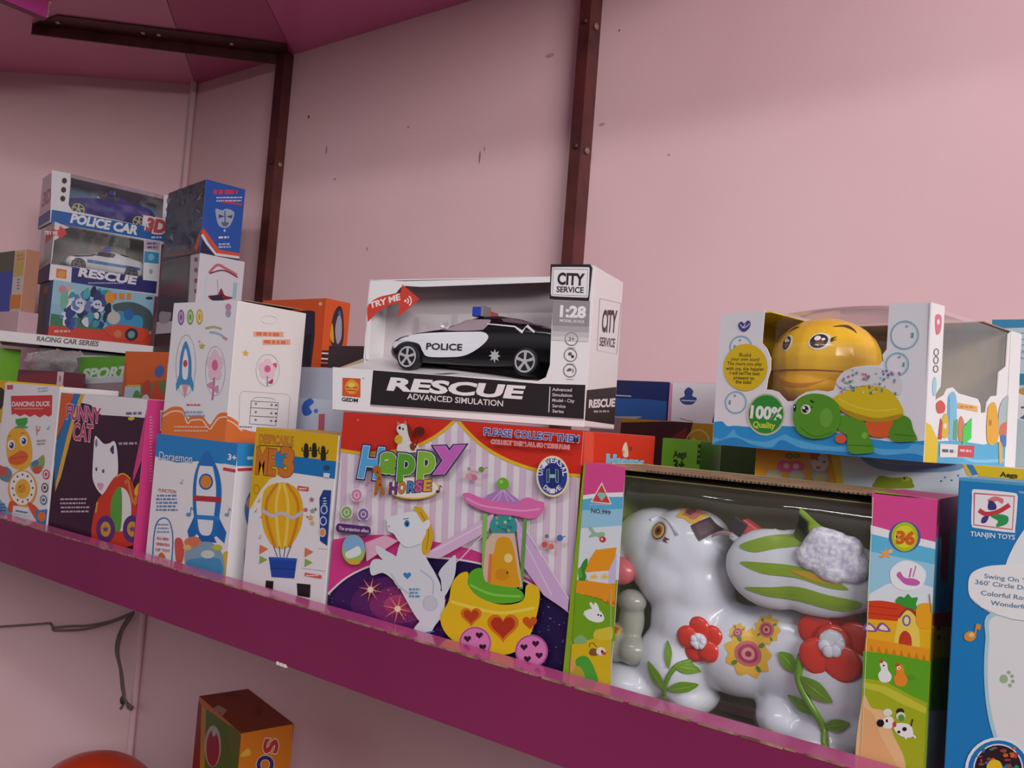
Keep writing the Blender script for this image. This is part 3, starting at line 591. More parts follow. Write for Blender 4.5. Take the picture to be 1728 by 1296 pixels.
    A.ell(472, 385, 126, 54, '#e7b84a'); A.ell(472, 383, 120, 49, '#f8f0e2')
    A.T('H', (212, 328), (300, 336), 138, '#58b2ea', .05, .15, O()); A.T('a', (316, 304), (388, 310), 128, '#7ab534', .05, 0, O()); A.T('p', (402, 310), (470, 314), 128, '#5faa2c', .05, 0, O()); A.T('p', (498, 304), (568, 306), 134, '#8cc23c', .05, 0, O()); A.T('y', (588, 268), (696, 262), 118, '#d26ac4', .06, 0, O())
    for (c, x, k) in (('H', 358, '#7a3a8c'), ('O', 400, '#e08a2c'), ('R', 444, '#4a8ac8'), ('S', 482, '#d85a9c'), ('E', 524, '#f0b040')): A.T(c, (x, 412 - (x - 358) * .09), (x + 32, 412 - (x - 338) * .09), 50, k, .04, 0, (('#4a3058', .085),))
    A.blob([(278, 290), (300, 275), (318, 300), (322, 360), (335, 410), (322, 420), (310, 385), (300, 415), (284, 420), (290, 370), (296, 330), (282, 310)], '#b8702c'); 
    for x, y in ((300, 310), (308, 340), (312, 370)): A.ell(x, y, 5, 6, '#7a3c14')
    A.note(248, 372, 9, '#e07a9c'); A.note(592, 400, 10, '#5a3c6c'); A.ell(393, 445, 7, 8, '#c8b060')
    A.T('PLEASE COLLECT THEM', (816, 124), (1277, 156), 33, '#3c62b4', .03, 0, (('#f6e8ee', .07),)); A.T('COLLECT THEM ALL SO MORE FUN!', (850, 166), (1232, 190), 19, '#e85a58', .02, 0, (('#f8dce0', .08),))
    A.ell(1151, 322, 80, 100, '#f3e6b0'); A.ell(1151, 322, 71, 90, '#2c3f9c'); A.ell(1151, 322, 46, 60, '#243078')
    A.arc('UNIVERSAL', 1151, 322, 50, 66, 180, 360, 24, '#f0eef6'); A.arc('DRIVE', 1151, 322, 62, 82, 140, 40, 22, '#f0eef6', .02, -1)
    for sx in (-1, 1): A.poly([(1151 + sx * 14, 285), (1151 + sx * 30, 290), (1151 + sx * 30, 355), (1151 + sx * 14, 350)], '#7fa8b8'); A.poly([(1151 + sx * 18, 290), (1151 + sx * 26, 292), (1151 + sx * 26, 350), (1151 + sx * 18, 346)], '#1c2c50')
    A.rect(1138, 312, 1164, 330, '#9cc4d0')
    for x, y, r, c in ((742, 325, 14, '#e89cb0'), (772, 332, 14, '#d87a98'), (805, 292, 14, '#7a9c4a'), (745, 290, 9, '#a0b080'), (1113, 652, 15, '#d85a58'), (1146, 662, 15, '#e07a68'), (1188, 620, 16, '#4a7ab8'), (1124, 612, 10, '#6a8a6a'), (772, 306, 10, '#f0b8c0')): A.ell(x, y, r, r, c, 14)
    A.line([(755, 300), (790, 306)], 5, '#d890a8'); A.line([(805, 292), (835, 282)], 5, '#7a9c4a'); A.line([(1188, 620), (1216, 612)], 5, '#4a7ab8'); A.line([(1115, 632), (1165, 640)], 5, '#e0a0a0')
    for x, y, c in ((203, 420, '#e28cb4'), (155, 503, '#8cb85a'), (236, 512, '#8a6aa8')): A.ell(x, y, 29, 33, '#f4ecf2'); A.ell(x, y, 25, 28, c); A.ring(x, y, 13, 15, 4, '#f4ecf2', 12); A.scrib(x - 26, y + 24, x + 26, y + 36, 1, c, 6)
    A.ell(122, 578, 18, 22, '#5a2c70'); A.ell(256, 590, 16, 20, '#5a2c70'); A.poly([(120, 556), (256, 570), (256, 611), (120, 600)], '#5a2c70'); A.T('The projection effect', (118, 586), (262, 600), 16, '#f0e6f2', .015)
    A.ell(190, 682, 56, 72, '#a8c86a'); A.blob([(138, 680), (150, 630), (190, 612), (232, 635), (242, 680), (190, 690)], '#8ab8e0'); A.blob([(150, 700), (180, 680), (215, 665), (225, 700), (190, 720), (160, 722)], '#eef0f0'); A.ell(192, 742, 30, 12, '#e0b82c')
    for x, y in ((210, 60), (120, 260), (300, 20)): A.ell(x, y, 4, 4, '#f0a090')
    B = rightA(m, w, d, h, [(985, 725), (1117, 722), (1090, 1120), (952.1, 1179.8)]).view(*CM)
    B.poly([(-60, 470), (15, 490), (10, 760), (-60, 760)], '#ea5a40')
    B.T('Happy', (112, 738), (380, 738), 70, '#7fc4dc', .05, 0, (('#5a6a94', .10), ('#eaf2f6', .07)), up=(4, -76))
    B.blob([(235, 590), (255, 562), (268, 600), (272, 660), (240, 668), (228, 630)], '#e8dcc8'); B.ell(292, 605, 10, 16, '#7a4028'); B.ell(237, 635, 8, 14, '#d8b038')
sqbox('carousel_toy_box', -.654, .600, -.225, .293, .135, .222, '#f2e8f0', {'T': M('#dd3120'), 'R': M('#e23a22')}, 'large box with a white pony and pink carousel under a red curtain', art=art_happy)

def art_blue(m, w, d, h):
    A = frontA(m, w, h, [(1618, 804), (2253, 860), (2231.1, 1585.8), (1590, 1385.8)]).view(*CB)
    A.poly([(60, 20), (500, 60), (500, 85), (62, 50)], '#4aa0cc')
    A.blob([(128, 120), (128, 95), (150, 88), (300, 102), (322, 112), (324, 140), (314, 260), (300, 275), (150, 256), (128, 246), (125, 200)], '#f1edf0', 4)
    A.line([(138, 105), (310, 118), (302, 262), (136, 242)], 6, '#cf5a6a', closed=True)
    A.blob([(195, 135), (225, 118), (262, 130), (258, 150), (235, 138), (210, 150)], '#e07a80'); A.blob([(198, 175), (200, 140), (215, 138), (232, 155), (230, 175)], '#3a3480'); A.line([(158, 178), (190, 195), (240, 185), (290, 155)], 20, '#d03a44', True); A.blob([(168, 232), (175, 208), (200, 205), (188, 232)], '#4a3a80'); A.blob([(210, 205), (240, 195), (282, 205), (280, 235), (245, 250), (232, 245), (240, 225)], '#2c9a50')
    A.T('TIANJIN TOYS', (121, 290), (312, 306), 20, '#e6ecf4', .02); A.T('TM', (328, 106), (350, 108), 11, '#cfe4f0')
    A.poly(catmull([(360, 250), (310, 330), (275, 415), (300, 440), (420, 440)], False), '#e8edf2')
    A.blob([(205, 625), (188, 740), (182, 880), (195, 1040), (232, 1180), (300, 1296), (700, 1400), (900, 800), (700, 560), (420, 600)], '#aed4e0'); A.blob([(222, 640), (205, 740), (198, 880), (212, 1040), (250, 1180), (320, 1296), (700, 1400), (900, 800), (700, 600), (420, 620)], '#e6e6e8')
    A.blob([(113, 510), (125, 455), (180, 425), (260, 415), (400, 412), (600, 450), (640, 560), (520, 660), (353, 660), (240, 635), (170, 600), (125, 560)], '#f1eef0')
    A.line([(125, 560), (170, 600), (240, 632), (300, 650), (353, 658)], 3, '#8a98a0')
    for i, (t, x0, x1, y) in enumerate((('Swing On The Floor', 182, 500, 472), ("360' Circle Dance Music", 143, 520, 498), ('Colorful Rotating Light', 168, 520, 545), ('Wonderful Music', 210, 470, 588))): A.T(t, (x0, y), (x1, y + (x1 - x0) * .12), 19, '#5c82a8', .015)
    A.ell(122, 724, 26, 22, '#dc9440', rot=-.2); A.ell(128, 718, 12, 10, '#f0c890'); A.line([(143, 718), (152, 672)], 8, '#dc9440'); A.blob([(148, 672), (168, 675), (164, 696), (152, 690)], '#dc9440')
    for x, y, r in ((268, 908, 17), (290, 880, 7), (304, 896, 7), (308, 918, 7), (296, 936, 7)): A.ell(x, y, r, r * 1.1, '#a8b890')
    A.ell(245, 1300, 143, 140, '#e9edf2'); A.ell(245, 1300, 130, 127, '#1a76bc'); A.ell(245, 1300, 108, 112, '#e0e6ee'); A.ell(245, 1300, 102, 106, '#2c1c26')
    R = random.Random(3)
    for i in range(30): A.ell(R.uniform(165, 330), R.uniform(1205, 1296), R.uniform(5, 15), R.uniform(4, 10), R.choice(['#d8682c', '#3c8a6a', '#b83a4a', '#3a6ab0', '#8a5a3c']), 8)
    A.blob([(195, 1290), (215, 1258), (250, 1262), (262, 1296), (220, 1330)], '#e8c42c')
sqbox('swing_toy_box', -.079, .590, -.225, .17, .10, .212, '#1b7ec0', {'T': M('#58a8d0'), 'L': M('#1570b0')}, 'tall blue box with a red square emblem, cut off at the right edge', art=art_blue)

# ================================================================ tall carton standing on the blue-banded box
def art_tall(m, w, d, h):
    A = frontA(m, w, h, [(292.5, 513), (401, 507), (381, 745.5), (277, 733)]).view(*C3)
    OR = '#ee7a34'; pts = [(160, 945), (190, 925), (235, 902), (290, 902), (318, 925), (345, 985), (370, 965), (420, 960), (450, 965), (500, 1025), (530, 990), (565, 948), (620, 940), (700, 972)]
    A.poly(catmull(pts, False) + [(690, 1200), (150, 1150)], OR); A.line([(x, y + 32) for x, y in pts], 9, '#f6ded2', True)
    for x, c, c2 in ((283, '#8a5a9c', '#c8a8d4'), (350, '#7aa04a', '#c4dca0'), (417, '#dca83c', '#f0dc98')): A.ell(x, 250 - (x - 283) * .04, 24, 58, c); A.ell(x, 250 - (x - 283) * .04, 17, 44, c2); A.ell(x, 250 - (x - 283) * .04, 9, 24, c)
    A.ell(626, 168, 22, 26, '#c98aa8'); A.ell(626, 215, 20, 30, '#b0a4b8'); 
    A.line([(462, 330), (520, 318), (580, 332)], 16, '#b8b48a', True); A.line([(490, 358), (540, 362), (590, 385)], 15, '#9cc0d8', True); A.line([(588, 392), (620, 410)], 20, '#d890a8')
    A.ring(325, 600, 72, 222, 3, '#a8a0ac', 36); A.ring(537, 640, 72, 180, 3, '#b8a8b4', 36)
    # toy rocket and flower emblems
    A.blob([(322, 425), (352, 500), (366, 600), (356, 740), (290, 735), (280, 600), (292, 500)], '#4a8cc8', 8); A.blob([(322, 480), (342, 560), (344, 640), (336, 700), (308, 698), (300, 640), (304, 560)], '#eef0f4'); A.ell(322, 590, 15, 26, '#c8484c')
    A.poly([(288, 640), (258, 740), (262, 790), (294, 735)], '#3a9ac4'); A.poly([(356, 645), (386, 745), (380, 795), (352, 740)], '#3a9ac4'); A.poly([(300, 740), (346, 742), (322, 840)], '#e0a0a8')
    for k in range(5): t = k * 1.2566 - 1.57; A.ell(535 + 34 * math.cos(t), 600 + 70 * math.sin(t), 26, 46, '#f0c8d8')
    A.ell(535, 600, 22, 40, '#e06a9c'); A.line([(532, 690), (520, 850)], 12, '#c878a0'); A.blob([(480, 745), (520, 720), (522, 770)], '#e090b4'); A.blob([(530, 770), (560, 745), (556, 800)], '#e090b4')
    A.star(440, 460, 26, '#d8b83c'); A.ell(420, 425, 8, 10, '#e8b0c0')
    A.scrib(335, 872, 450, 900, 1, '#d8707c', 12); A.scrib(305, 925, 480, 975, 2, '#9cb0d4', 14, 8); A.scrib(225, 1030, 540, 1085, 2, '#f8d8c4', 9, 2)
    B = rightA(m, w, d, h, [(401, 507), (518, 523), (507, 745), (381, 745.5)]).view(*C3)
    wave = catmull([(600, 945), (650, 955), (700, 985), (760, 1040), (830, 1060), (1100, 1075), (1240, 1070)], False)
    B.poly(wave + [(1240, 1200), (560, 1200)], OR); B.line([(x, y + 30) for x, y in [(600, 945), (650, 958), (700, 990), (740, 1030)]], 9, '#f8e0d4', True)
    B.line([(715, 1050), (718, 790), (740, 760), (1080, 770), (1102, 790), (1092, 1060)], 4, '#d8a8a8'); B.poly([(712, 1000), (830, 1005), (830, 1050), (712, 1045)], '#f2eeee'); B.scrib(715, 1015, 830, 1040, 1, '#6a6468', 10)
    B.poly([(806, 830), (1014, 835), (1000, 1010), (796, 1002)], '#f0ecec'); B.line([(806, 830), (1014, 835), (1000, 1010), (796, 1002)], 5, '#4a4448', closed=True)
    for y in (880, 942): B.line([(804, y), (1008, y + 4)], 5, '#4a4448')
    for y in (850, 912, 970): B.ell(842, y, 9, 9, '#8a8488'); B.ell(962, y + 4, 9, 9, '#8a8488'); B.poly([(990, y - 4), (1012, y + 4), (990, y + 14)], '#3a3438')
    B.line([(815, 820), (850, 800), (960, 805), (990, 820)], 4, '#b0a8ac', True)
    B.line([(812, 345), (1036, 338)], 34, '#f0b49c'); B.line([(880, 400), (1088, 390)], 36, '#f0b49c'); B.scrib(815, 322, 1036, 362, 1, '#e07a58', 24, 6); B.scrib(882, 378, 1086, 414, 1, '#e07a58', 24, 12)
    B.star(755, 482, 28, '#e3c44a'); B.ring(925, 600, 90, 118, 3, '#b8b0b8', 32)
    for k in range(5): t = k * 1.2566 - 1.57; B.ell(922 + 42 * math.cos(t), 590 + 44 * math.sin(t), 30, 32, '#f2d0de')
    B.ell(922, 590, 24, 26, '#dc6a9a'); B.line([(922, 640), (925, 712)], 9, '#c878a0'); B.blob([(930, 690), (965, 660), (962, 695)], '#b04a86'); B.blob([(960, 555), (990, 545), (988, 580)], '#dc5a94')
    B.ring(925, 240, 60, 30, 3, '#e6e2e4')
sqbox('tall_toy_carton', -.998, .605, -.050, .137, .105, .171, '#eeeaf0', {'R': M('#f3f0f0'), 'T': M('#8a7462')}, 'tall white carton with wavy orange foot, stacked on the blue banded box', art=art_tall)
# its loose brown lid flap
m = MB(); m.add([(.004, .018, .1725), (.134, .012, .1725), (.134, .10, .1750), (.06, .10, .1780), (.004, .10, .1735), (.004, .018, .1735), (.134, .012, .1735), (.134, .10, .1760), (.06, .10, .1790), (.004, .10, .1745)], [[0, 4, 3, 2, 1], [5, 6, 7, 8, 9], [0, 1, 6, 5], [1, 2, 7, 6], [2, 3, 8, 7], [3, 4, 9, 8], [4, 0, 5, 9]], M('#a58c70', .7))
m.build('lid_flap', bpy.data.objects['tall_toy_carton'])

# ================================================================ toy cars
def toy_car(name, L, W, H, loc, yaw, body, label, side=None, stripe=None, glass='#8e8690', rim='#b4b4ba', bar=True, detail=True, wr=.0675):
    """low sports car, nose toward -x; wheels touch z=0"""
    root = empty(name, loc, yaw, label=label, cat='toy car')
    top = [(0, .40), (.02, .52), (.08, .60), (.2, .68), (.30, .74), (.36, .80), (.44, .93), (.52, .99), (.60, 1.0), (.70, .96), (.80, .87), (.9, .80), (.97, .74), (1, .62)]
    belt = [(0, .38), (.02, .48), (.08, .56), (.2, .64), (.30, .68), (.44, .72), (.6, .75), (.75, .76), (.9, .74), (1, .58)]
    hw = [(0, .30), (.03, .40), (.1, .46), (.25, .49), (.5, .475), (.75, .5), (.92, .49), (1, .40)]
    bot = [(0, .26), (.06, .16), (.5, .14), (.94, .18), (1, .32)]
    def ip(T, x):
        for (a, b), (c, d) in zip(T, T[1:]):
            if x <= c: t = (x - a) / (c - a); t = t * t * (3 - 2 * t) * .4 + t * .6; return b + (d - b) * t
        return T[-1][1]
    N = 44; m = MB(); rings = []
    for i in range(N + 1):
        x = i / N; zt, zb, w, z0 = ip(top, x), ip(belt, x), ip(hw, x), ip(bot, x)
        k = min(max((zt - zb) / .22, 0), 1); wr_ = w * (.93 - .25 * k); half = [(0, z0), (w * .8, z0), (w * .96, z0 + .06), (w, (z0 + zb) / 2), (w * .99, zb - .05), (w * .95, zb), ((w * .95 + wr_) / 2, (zb * .45 + zt * .55) - .0), (wr_, zt - .035), (wr_ * .7, zt - .005), (0, zt)]
        ring = half + [(-y, z) for y, z in half[-2:0:-1]]
        rings.append([(x * L, W / 2 + y * W, z * H) for y, z in ring])
    n = len(rings[0]); vs = [v for r in rings for v in r]; fs = []
    for i in range(N):
        for k in range(n): fs.append([i * n + k, (i + 1) * n + k, (i + 1) * n + (k + 1) % n, i * n + (k + 1) % n])
    fs.append(list(range(n))); fs.append([N * n + k for k in range(n)][::-1])
    m.add(vs, fs, plastic(body, .16), True); bo = m.build('body', root); tree = tree_of(bo.data)
    X = lambda P: [(x * L, z * H) for x, z in P]
    lf = .0003
    def dec(nm, P, c, lift=lf, lab=None, cuts=4):
        d = MB(); decal(d, tree, X(P), c, lift, cuts); return d.build(nm, root, label=lab)
    if side:
        dec('side_panel', catmull([(.02, .50), (.08, .58), (.20, .64), (.33, .67), (.48, .69), (.56, .69), (.59, .62), (.575, .52), (.53, .40), (.47, .30), (.40, .26), (.26, .25), (.225, .34), (.20, .46), (.13, .50), (.08, .46), (.04, .38)], True, 4), plastic(side, .2), lf, side and 'white side panel')
    if stripe:
        dec('side_stripe', [(.24, .50), (.94, .52), (.94, .40), (.24, .38)], plastic(stripe, .2), lf)
        dec('hood_stripe', [(.05, .55), (.25, .66), (.36, .78), (.30, .64), (.10, .52)], plastic('#2a3a78', .2), lf)
    win = dec('side_window', catmull([(.315, .715), (.355, .79), (.405, .87), (.445, .905), (.555, .91), (.585, .885), (.565, .76), (.54, .72), (.42, .70)], True, 3), M(glass, .12, .6), lf * 2)
    dec('rear_quarter_panel' if side else 'rear_window', [(.635, .925), (.70, .945), (.76, .91), (.86, .845), (.845, .82), (.74, .845), (.655, .875)], plastic('#6c5a62' if side else '#16141a', .12), lf * 2)
    if detail:
        d = MB(); decal(d, tree, X([(.33, .725), (.36, .72), (.365, .79), (.345, .80)]), plastic('#e6e2e8', .2), .0016, 2); d.bm(sphere_bm((.335 * L, -.003 + W * .03, .76 * H), (.0025, .003, .002), 12), plastic('#e6e2e8', .2)); d.build('mirror', root)
    wrr = wr * L
    for sx, xc in ((0, .145), (1, .80)):
        for sy in (0, 1):
            y0 = -.0016 if sy == 0 else W - .010
            y1 = y0 + .0116
            w = MB(); prof = [(wrr * .80, 0), (wrr * .93, 0.0003), (wrr, .0022), (wrr, .0095), (wrr * .93, .0114), (wrr * .80, .0116)]
            bm = lathe_bm(prof, 28)
            for v in bm.verts: x_, y_, z_ = v.co; v.co = (xc * L + x_, y0 + z_, wrr + y_)
            w.bm(bm, plastic('#1a181b', .45), False); tyre = w.build('wheel', root)
            r_ = MB(); yf = y0 + .0008 if sy == 0 else y1 - .0008; sg = -1 if sy == 0 else 1
            def disc(r0, r1, dy, mat, nn=28):
                P = [(xc * L + r * math.cos(2 * math.pi * k / nn), yf + sg * dy, wrr + r * math.sin(2 * math.pi * k / nn)) for r in (r0, r1) for k in range(nn)]
                r_.add(P, [[k, (k + 1) % nn, nn + (k + 1) % nn, nn + k] for k in range(nn)], mat)
            RM = plastic(rim, .3); disc(wrr * .66, wrr * .78, .0012, RM); disc(wrr * .0, wrr * .2, .0016, RM); disc(0, wrr * .78, .0004, plastic('#2a282c', .4))
            for k in range(5):
                for dd in (-.16, .16):
                    t = 2 * math.pi * k / 5 + .3; c1, s1 = math.cos(t + dd), math.sin(t + dd); c2, s2 = math.cos(t + dd * .6), math.sin(t + dd * .6); ww = wrr * .055
                    P = [(xc * L + wrr * .12 * c1 - ww * s1, yf + sg * .0015, wrr + wrr * .12 * s1 + ww * c1), (xc * L + wrr * .12 * c1 + ww * s1, yf + sg * .0015, wrr + wrr * .12 * s1 - ww * c1), (xc * L + wrr * .7 * c2 + ww * s2, yf + sg * .0013, wrr + wrr * .7 * s2 - ww * c2), (xc * L + wrr * .7 * c2 - ww * s2, yf + sg * .0013, wrr + wrr * .7 * s2 + ww * c2)]
                    r_.add(P, [[0, 1, 2, 3]], RM)
            r_.build('rim', tyre, label='grey spoked rim')
    if bar:
        b = MB(); zt = .985 * H; xb = .47 * L; b.box(xb, xb + .010, W * .14, W * .46, zt - .001, zt + .009, plastic('#1c3fb0', .12), None, .001); b.box(xb + .010, xb + .0125, W * .14, W * .46, zt - .001, zt + .0105, plastic('#8a7c80', .2), None, .0006)
        lb = b.build('light_bar', root, label='blue half of the roof light bar')
        b = MB(); b.box(xb, xb + .010, W * .54, W * .86, zt - .001, zt + .008, plastic('#d83a30', .12), None, .001); b.build('light_bar', root, label='red half of the roof light bar')
    return root, tree, bo

# ================================================================ large black and white car box
RW, RD, RH = .284, .082, .148
rescue = empty('car_display_box', (-.670, .600, -.002), 10, -.5, label='large white and black window box lettered RESCUE holding a police toy car', cat='toy box')
RQ = [(583, 461), (1006, 450), (986, 713), (563, 690)]
m = MB(); A = frontA(m, RW, RH, RQ).view(*C5); A.noclip = True
WH = M('#f6f3f5'); BK = '#262023'
outl = [(6, 660), (234, 674), (700, 702), (1160, 726), (1205, 706), (1228, 640), (1238, 450), (1250, 285), (1250, 100), (1481, 98), (1415, 974), (3, 892)]
panel(m, A, outl, WH, '#b7a284', .0012)
A.poly([(236, 676), (700, 706), (1165, 741), (1424, 745), (1413, 930), (218, 864)], BK)
A.poly([(218, 864), (1413, 930), (1412, 938), (218, 874)], '#b9b0b4')
A.T('RESCUE', (322, 782), (1062, 822), 66, '#f6f2f4', .045, .12); A.T('ADVANCED SIMULATION', (428, 832), (964, 866), 31, '#efe9ec', .012)
A.line([(1228, 757), (1220, 895)], 5, '#e8e2e6')
for t, y, x1 in (('Advanced', 779, 1348), ('Simulation', 808, 1350), ('Model - City', 838, 1362), ('Service', 868, 1312), ('Series', 896, 1302)): A.T(t, (1240, y), (x1, y + 3), 17, '#ddd6da', .015)
A.poly([(62, 718), (165, 722), (163, 826), (60, 818)], '#de5a30'); A.blob([(75, 770), (90, 740), (115, 728), (145, 745), (155, 775), (130, 805), (95, 802)], '#eda53a'); A.line([(78, 770), (150, 772)], 7, '#c8441f'); A.line([(85, 785), (145, 790)], 6, '#c8441f'); A.ell(113, 758, 20, 14, '#f4cf6a'); A.T('GEDM', (58, 846), (148, 852), 20, '#2a2628', .03)
A.ell(181, 720, 4, 4, '#9a9498')
# right column
A.poly([(1250, 284), (1455, 290), (1448, 430), (1245, 425)], '#9b9499'); A.poly([(1245, 425), (1448, 430), (1447, 462), (1243, 455)], '#b3adb1'); A.poly([(1243, 455), (1447, 462), (1446, 490), (1242, 482)], '#cbc6c9'); A.poly([(1242, 482), (1446, 490), (1445, 512), (1241, 504)], '#dfdbdd')
A.T('1:28', (1290, 375), (1426, 381), 58, '#f7f4f6', .045); A.T('MODEL SCALE', (1286, 404), (1420, 410), 14, '#efecee', .02)
for i, (cy, c) in enumerate(((497, 1350), (584, 1344), (668, 1340))):
    A.ring(c, cy, 37, 37, 5, '#8f898d'); A.T('3+', (c - 15, cy + 10), (c + 15, cy + 10), 20, '#5a5458', .02) if i == 0 else (A.blob([(c - 18, cy + 2), (c, cy - 14), (c + 8, cy)], '#6a6468') if i == 2 else A.ell(c - 2, cy - 6, 11, 9, '#6a6468'))
    if i == 1: A.ell(c + 12, cy + 8, 8, 8, '#3a3438')
    if i == 2: A.line([(c + 12, cy - 10), (c + 20, cy), (c + 12, cy + 10)], 4, '#6a6468', True)
    A.line([(c - 22, cy + 46), (c + 22, cy + 48)], 3, '#c2bcc0')
fp = m.build('front_panel', rescue)
# black corner badge standing proud of the panel
m = MB(); A = frontA(m, RW, RH, RQ, -.0012).view(*C5); A.noclip = True
panel(m, A, [(1240, 92), (1458, 92), (1470, 110), (1450, 288), (1232, 280)], M('#1f1b1e', .35), BK, .001)
A.blob([(1247, 125), (1252, 112), (1262, 108), (1440, 108), (1452, 114), (1456, 126), (1448, 258), (1440, 270), (1428, 273), (1258, 266), (1244, 258), (1240, 245)], '#f2eef1', 4)
A.line([(1254, 118), (1446, 120), (1440, 264), (1250, 258)], 3, '#5a5458', closed=True)
A.T('CITY', (1278, 200), (1420, 206), 60, '#2a2528', .045); A.T('SERVICE', (1272, 243), (1420, 248), 30, '#2a2528', .03)
m.build('corner_badge', rescue, label='black corner badge reading CITY SERVICE')
# shell: right side, recessed top rail, left end, back, bottom, top
rec = .045
m = MB(); t = .0012
m.box(RW - t, RW, t, RD, 0, RH, WH); B = rightA(m, RW, RD, RH, [(1008, 450), (1050, 476), (1038, 718), (986, 713)]).view(*C5)
B.poly([(1425, 745), (1600, 730), (1590, 960), (1415, 930)], BK); B.T('RESCUE', (1445, 850), (1590, 845), 46, '#f4f0f2', .045); B.scrib(1470, 866, 1572, 884, 1, '#b8b0b4', 12)
B.line([(1512, 255), (1620, 285), (1600, 545), (1495, 520)], 4, '#c4bec2', closed=True)
B.T('CITY', (1520, 420), (1592, 428), 105, '#3a3438', .035); B.T('SERVICE', (1508, 495), (1588, 508), 45, '#4a4448', .02)
m.box(0, t, rec, RD, .001, RH, WH); m.box(t, RW - t, RD - t, RD, 0, RH, WH); m.box(0, RW, t, RD, 0, t, WH); m.box(t, RW - t, rec, RD - t, RH - t, RH, WH, {'D': M('#cfc8cc')})
# left end of the tray
m.add([(0, 0, 0), (0, rec, 0), (0, rec, .060), (0, 0, .0445), (t, 0, 0), (t, rec, 0), (t, rec, .060), (t, 0, .0445)], [[0, 3, 2, 1], [4, 5, 6, 7], [2, 3, 7, 6]], '#b7a284')
m.build('shell', rescue)
m = MB()                                             # sloping grey road tray
m.add([(t, 0.0012, .0440), (RW - .068, .0012, .0400), (RW - .068, RD - t, .0475), (t, RD - t, .0650), (t, 0.0012, .0430), (RW - .068, .0012, .0390), (RW - .068, RD - t, .0465), (t, RD - t, .0640)], [[0, 1, 2, 3], [7, 6, 5, 4], [0, 4, 5, 1], [1, 5, 6, 2], [2, 6, 7, 3], [3, 7, 4, 0]], M('#f0ecee'))
m.add([(.105, .002, .0435), (.122, .002, .0433), (.140, .020, .0470), (.128, .020, .0475)], [[0, 1, 2, 3]], M('#efecee')); m.build('road_tray', rescue, label='grey printed road tray')
m = MB(); A = Art(m, (t, RD - t - .0002, 0), (1, 0, 0), (0, 0, 1), RW - 2 * t, RH, [(0, 0), (400, 0), (400, 200), (0, 200)]); A.noclip = False
A.rect(0, 0, 400, 200, '#d8ccd1'); A.rect(0, 120, 400, 200, '#c0b4b9')
R = random.Random(5)
for i in range(26):
    x = 40 + i * 14; h_ = R.uniform(30, 90); A.rect(x, 130 - h_, x + R.uniform(6, 12), 140, R.choice(['#e0d3d9', '#c8bbc1', '#d0c4ca', '#e4d8dd']))
A.rect(0, 140, 400, 200, '#b0a8ac'); A.k = 0
m.build('backdrop', rescue, label='grey printed city backdrop')
# top rail, left flap and its red arrow
m = MB(); A = Art(m, (0, rec, 0), (1, 0, 0), (0, 0, 1), RW, RH, [(626, 466), (1012, 470), (990, 700), (604, 690)]).view(*C5); A.noclip = True
panel(m, A, [(220, 151), (420, 166), (1236, 168), (1236, 192), (520, 200), (430, 192), (400, 200), (372, 232), (330, 250), (215, 330), (212, 310)], WH, '#cfc6c0', .0008)
A.blob([(205, 384), (207, 300), (260, 258), (330, 240), (405, 232), (408, 282), (330, 300), (262, 340), (215, 382)], '#dc4436', 4); A.poly([(412, 183), (510, 268), (384, 366), (396, 285), (400, 232)], '#dc4436')
A.T('TRY ME', (222, 314), (398, 268), 32, '#f4eeec', .04, up=(-4, -32)); 
for r_ in (18, 34): A.line([(428 + r_ * math.cos(a_), 276 + r_ * math.sin(a_)) for a_ in [-.9 + .36 * k for k in range(6)]], 7, '#f4eeec')
A.ell(428, 276, 7, 7, '#f4eeec')
panel(m, A, [(212, 330), (224, 326), (222, 420), (208, 600), (188, 598), (195, 400)], WH, '#cfc6c0', .0008)
m.build('top_rail', rescue, label='white top rail with red TRY ME arrow')
m = MB(); A = leftA(m, RD, RH, [(0, 0), (100, 0), (100, 100), (0, 100)])
car_root, tree, bo = toy_car('toy_police_car', .207, .056, .0605, (-.670 + .046 * math.cos(math.radians(10)) - .018 * math.sin(math.radians(10)), .600 + .046 * math.sin(math.radians(10)) + .018 * math.cos(math.radians(10)), .0455), 10, '#141217', 'black and white toy police car behind the window of the large RESCUE box', side='#e4e4ec', glass='#a08f98')
vs, fs = text_mesh('POLICE', .02, 0); xs = [v[0] for v in vs]; x0, w0 = min(xs), max(xs) - min(xs); d = MB()
decal(d, tree, [(.0515 + (x - x0) / w0 * .042, .0228 + y / .69 * .0062) for x, y in vs], M('#26242c'), .0011, 0, faces=fs); d.build('door_lettering', car_root, label='black POLICE lettering')
d = MB(); P = [(.131 + (.0068 if i % 2 == 0 else .0036) * math.sin(i * math.pi / 8), .0185 + (.0068 if i % 2 == 0 else .0036) * math.cos(i * math.pi / 8)) for i in range(16)]
decal(d, tree, P, plastic('#b8b8bc', .3), .0008, 1); d.build('star_badge', car_root, label='silver star badge')
d = MB(); decal(d, tree, [(.118, .0497), (.15, .0470), (.16, .0410), (.1625, .0475), (.172, .0420), (.1735, .0432), (.163, .0500), (.1595, .0440), (.15, .0485), (.118, .0508)], M('#d8d8dc', .2), .0009, 2); d.build('side_trim', car_root, label='bright trim line')
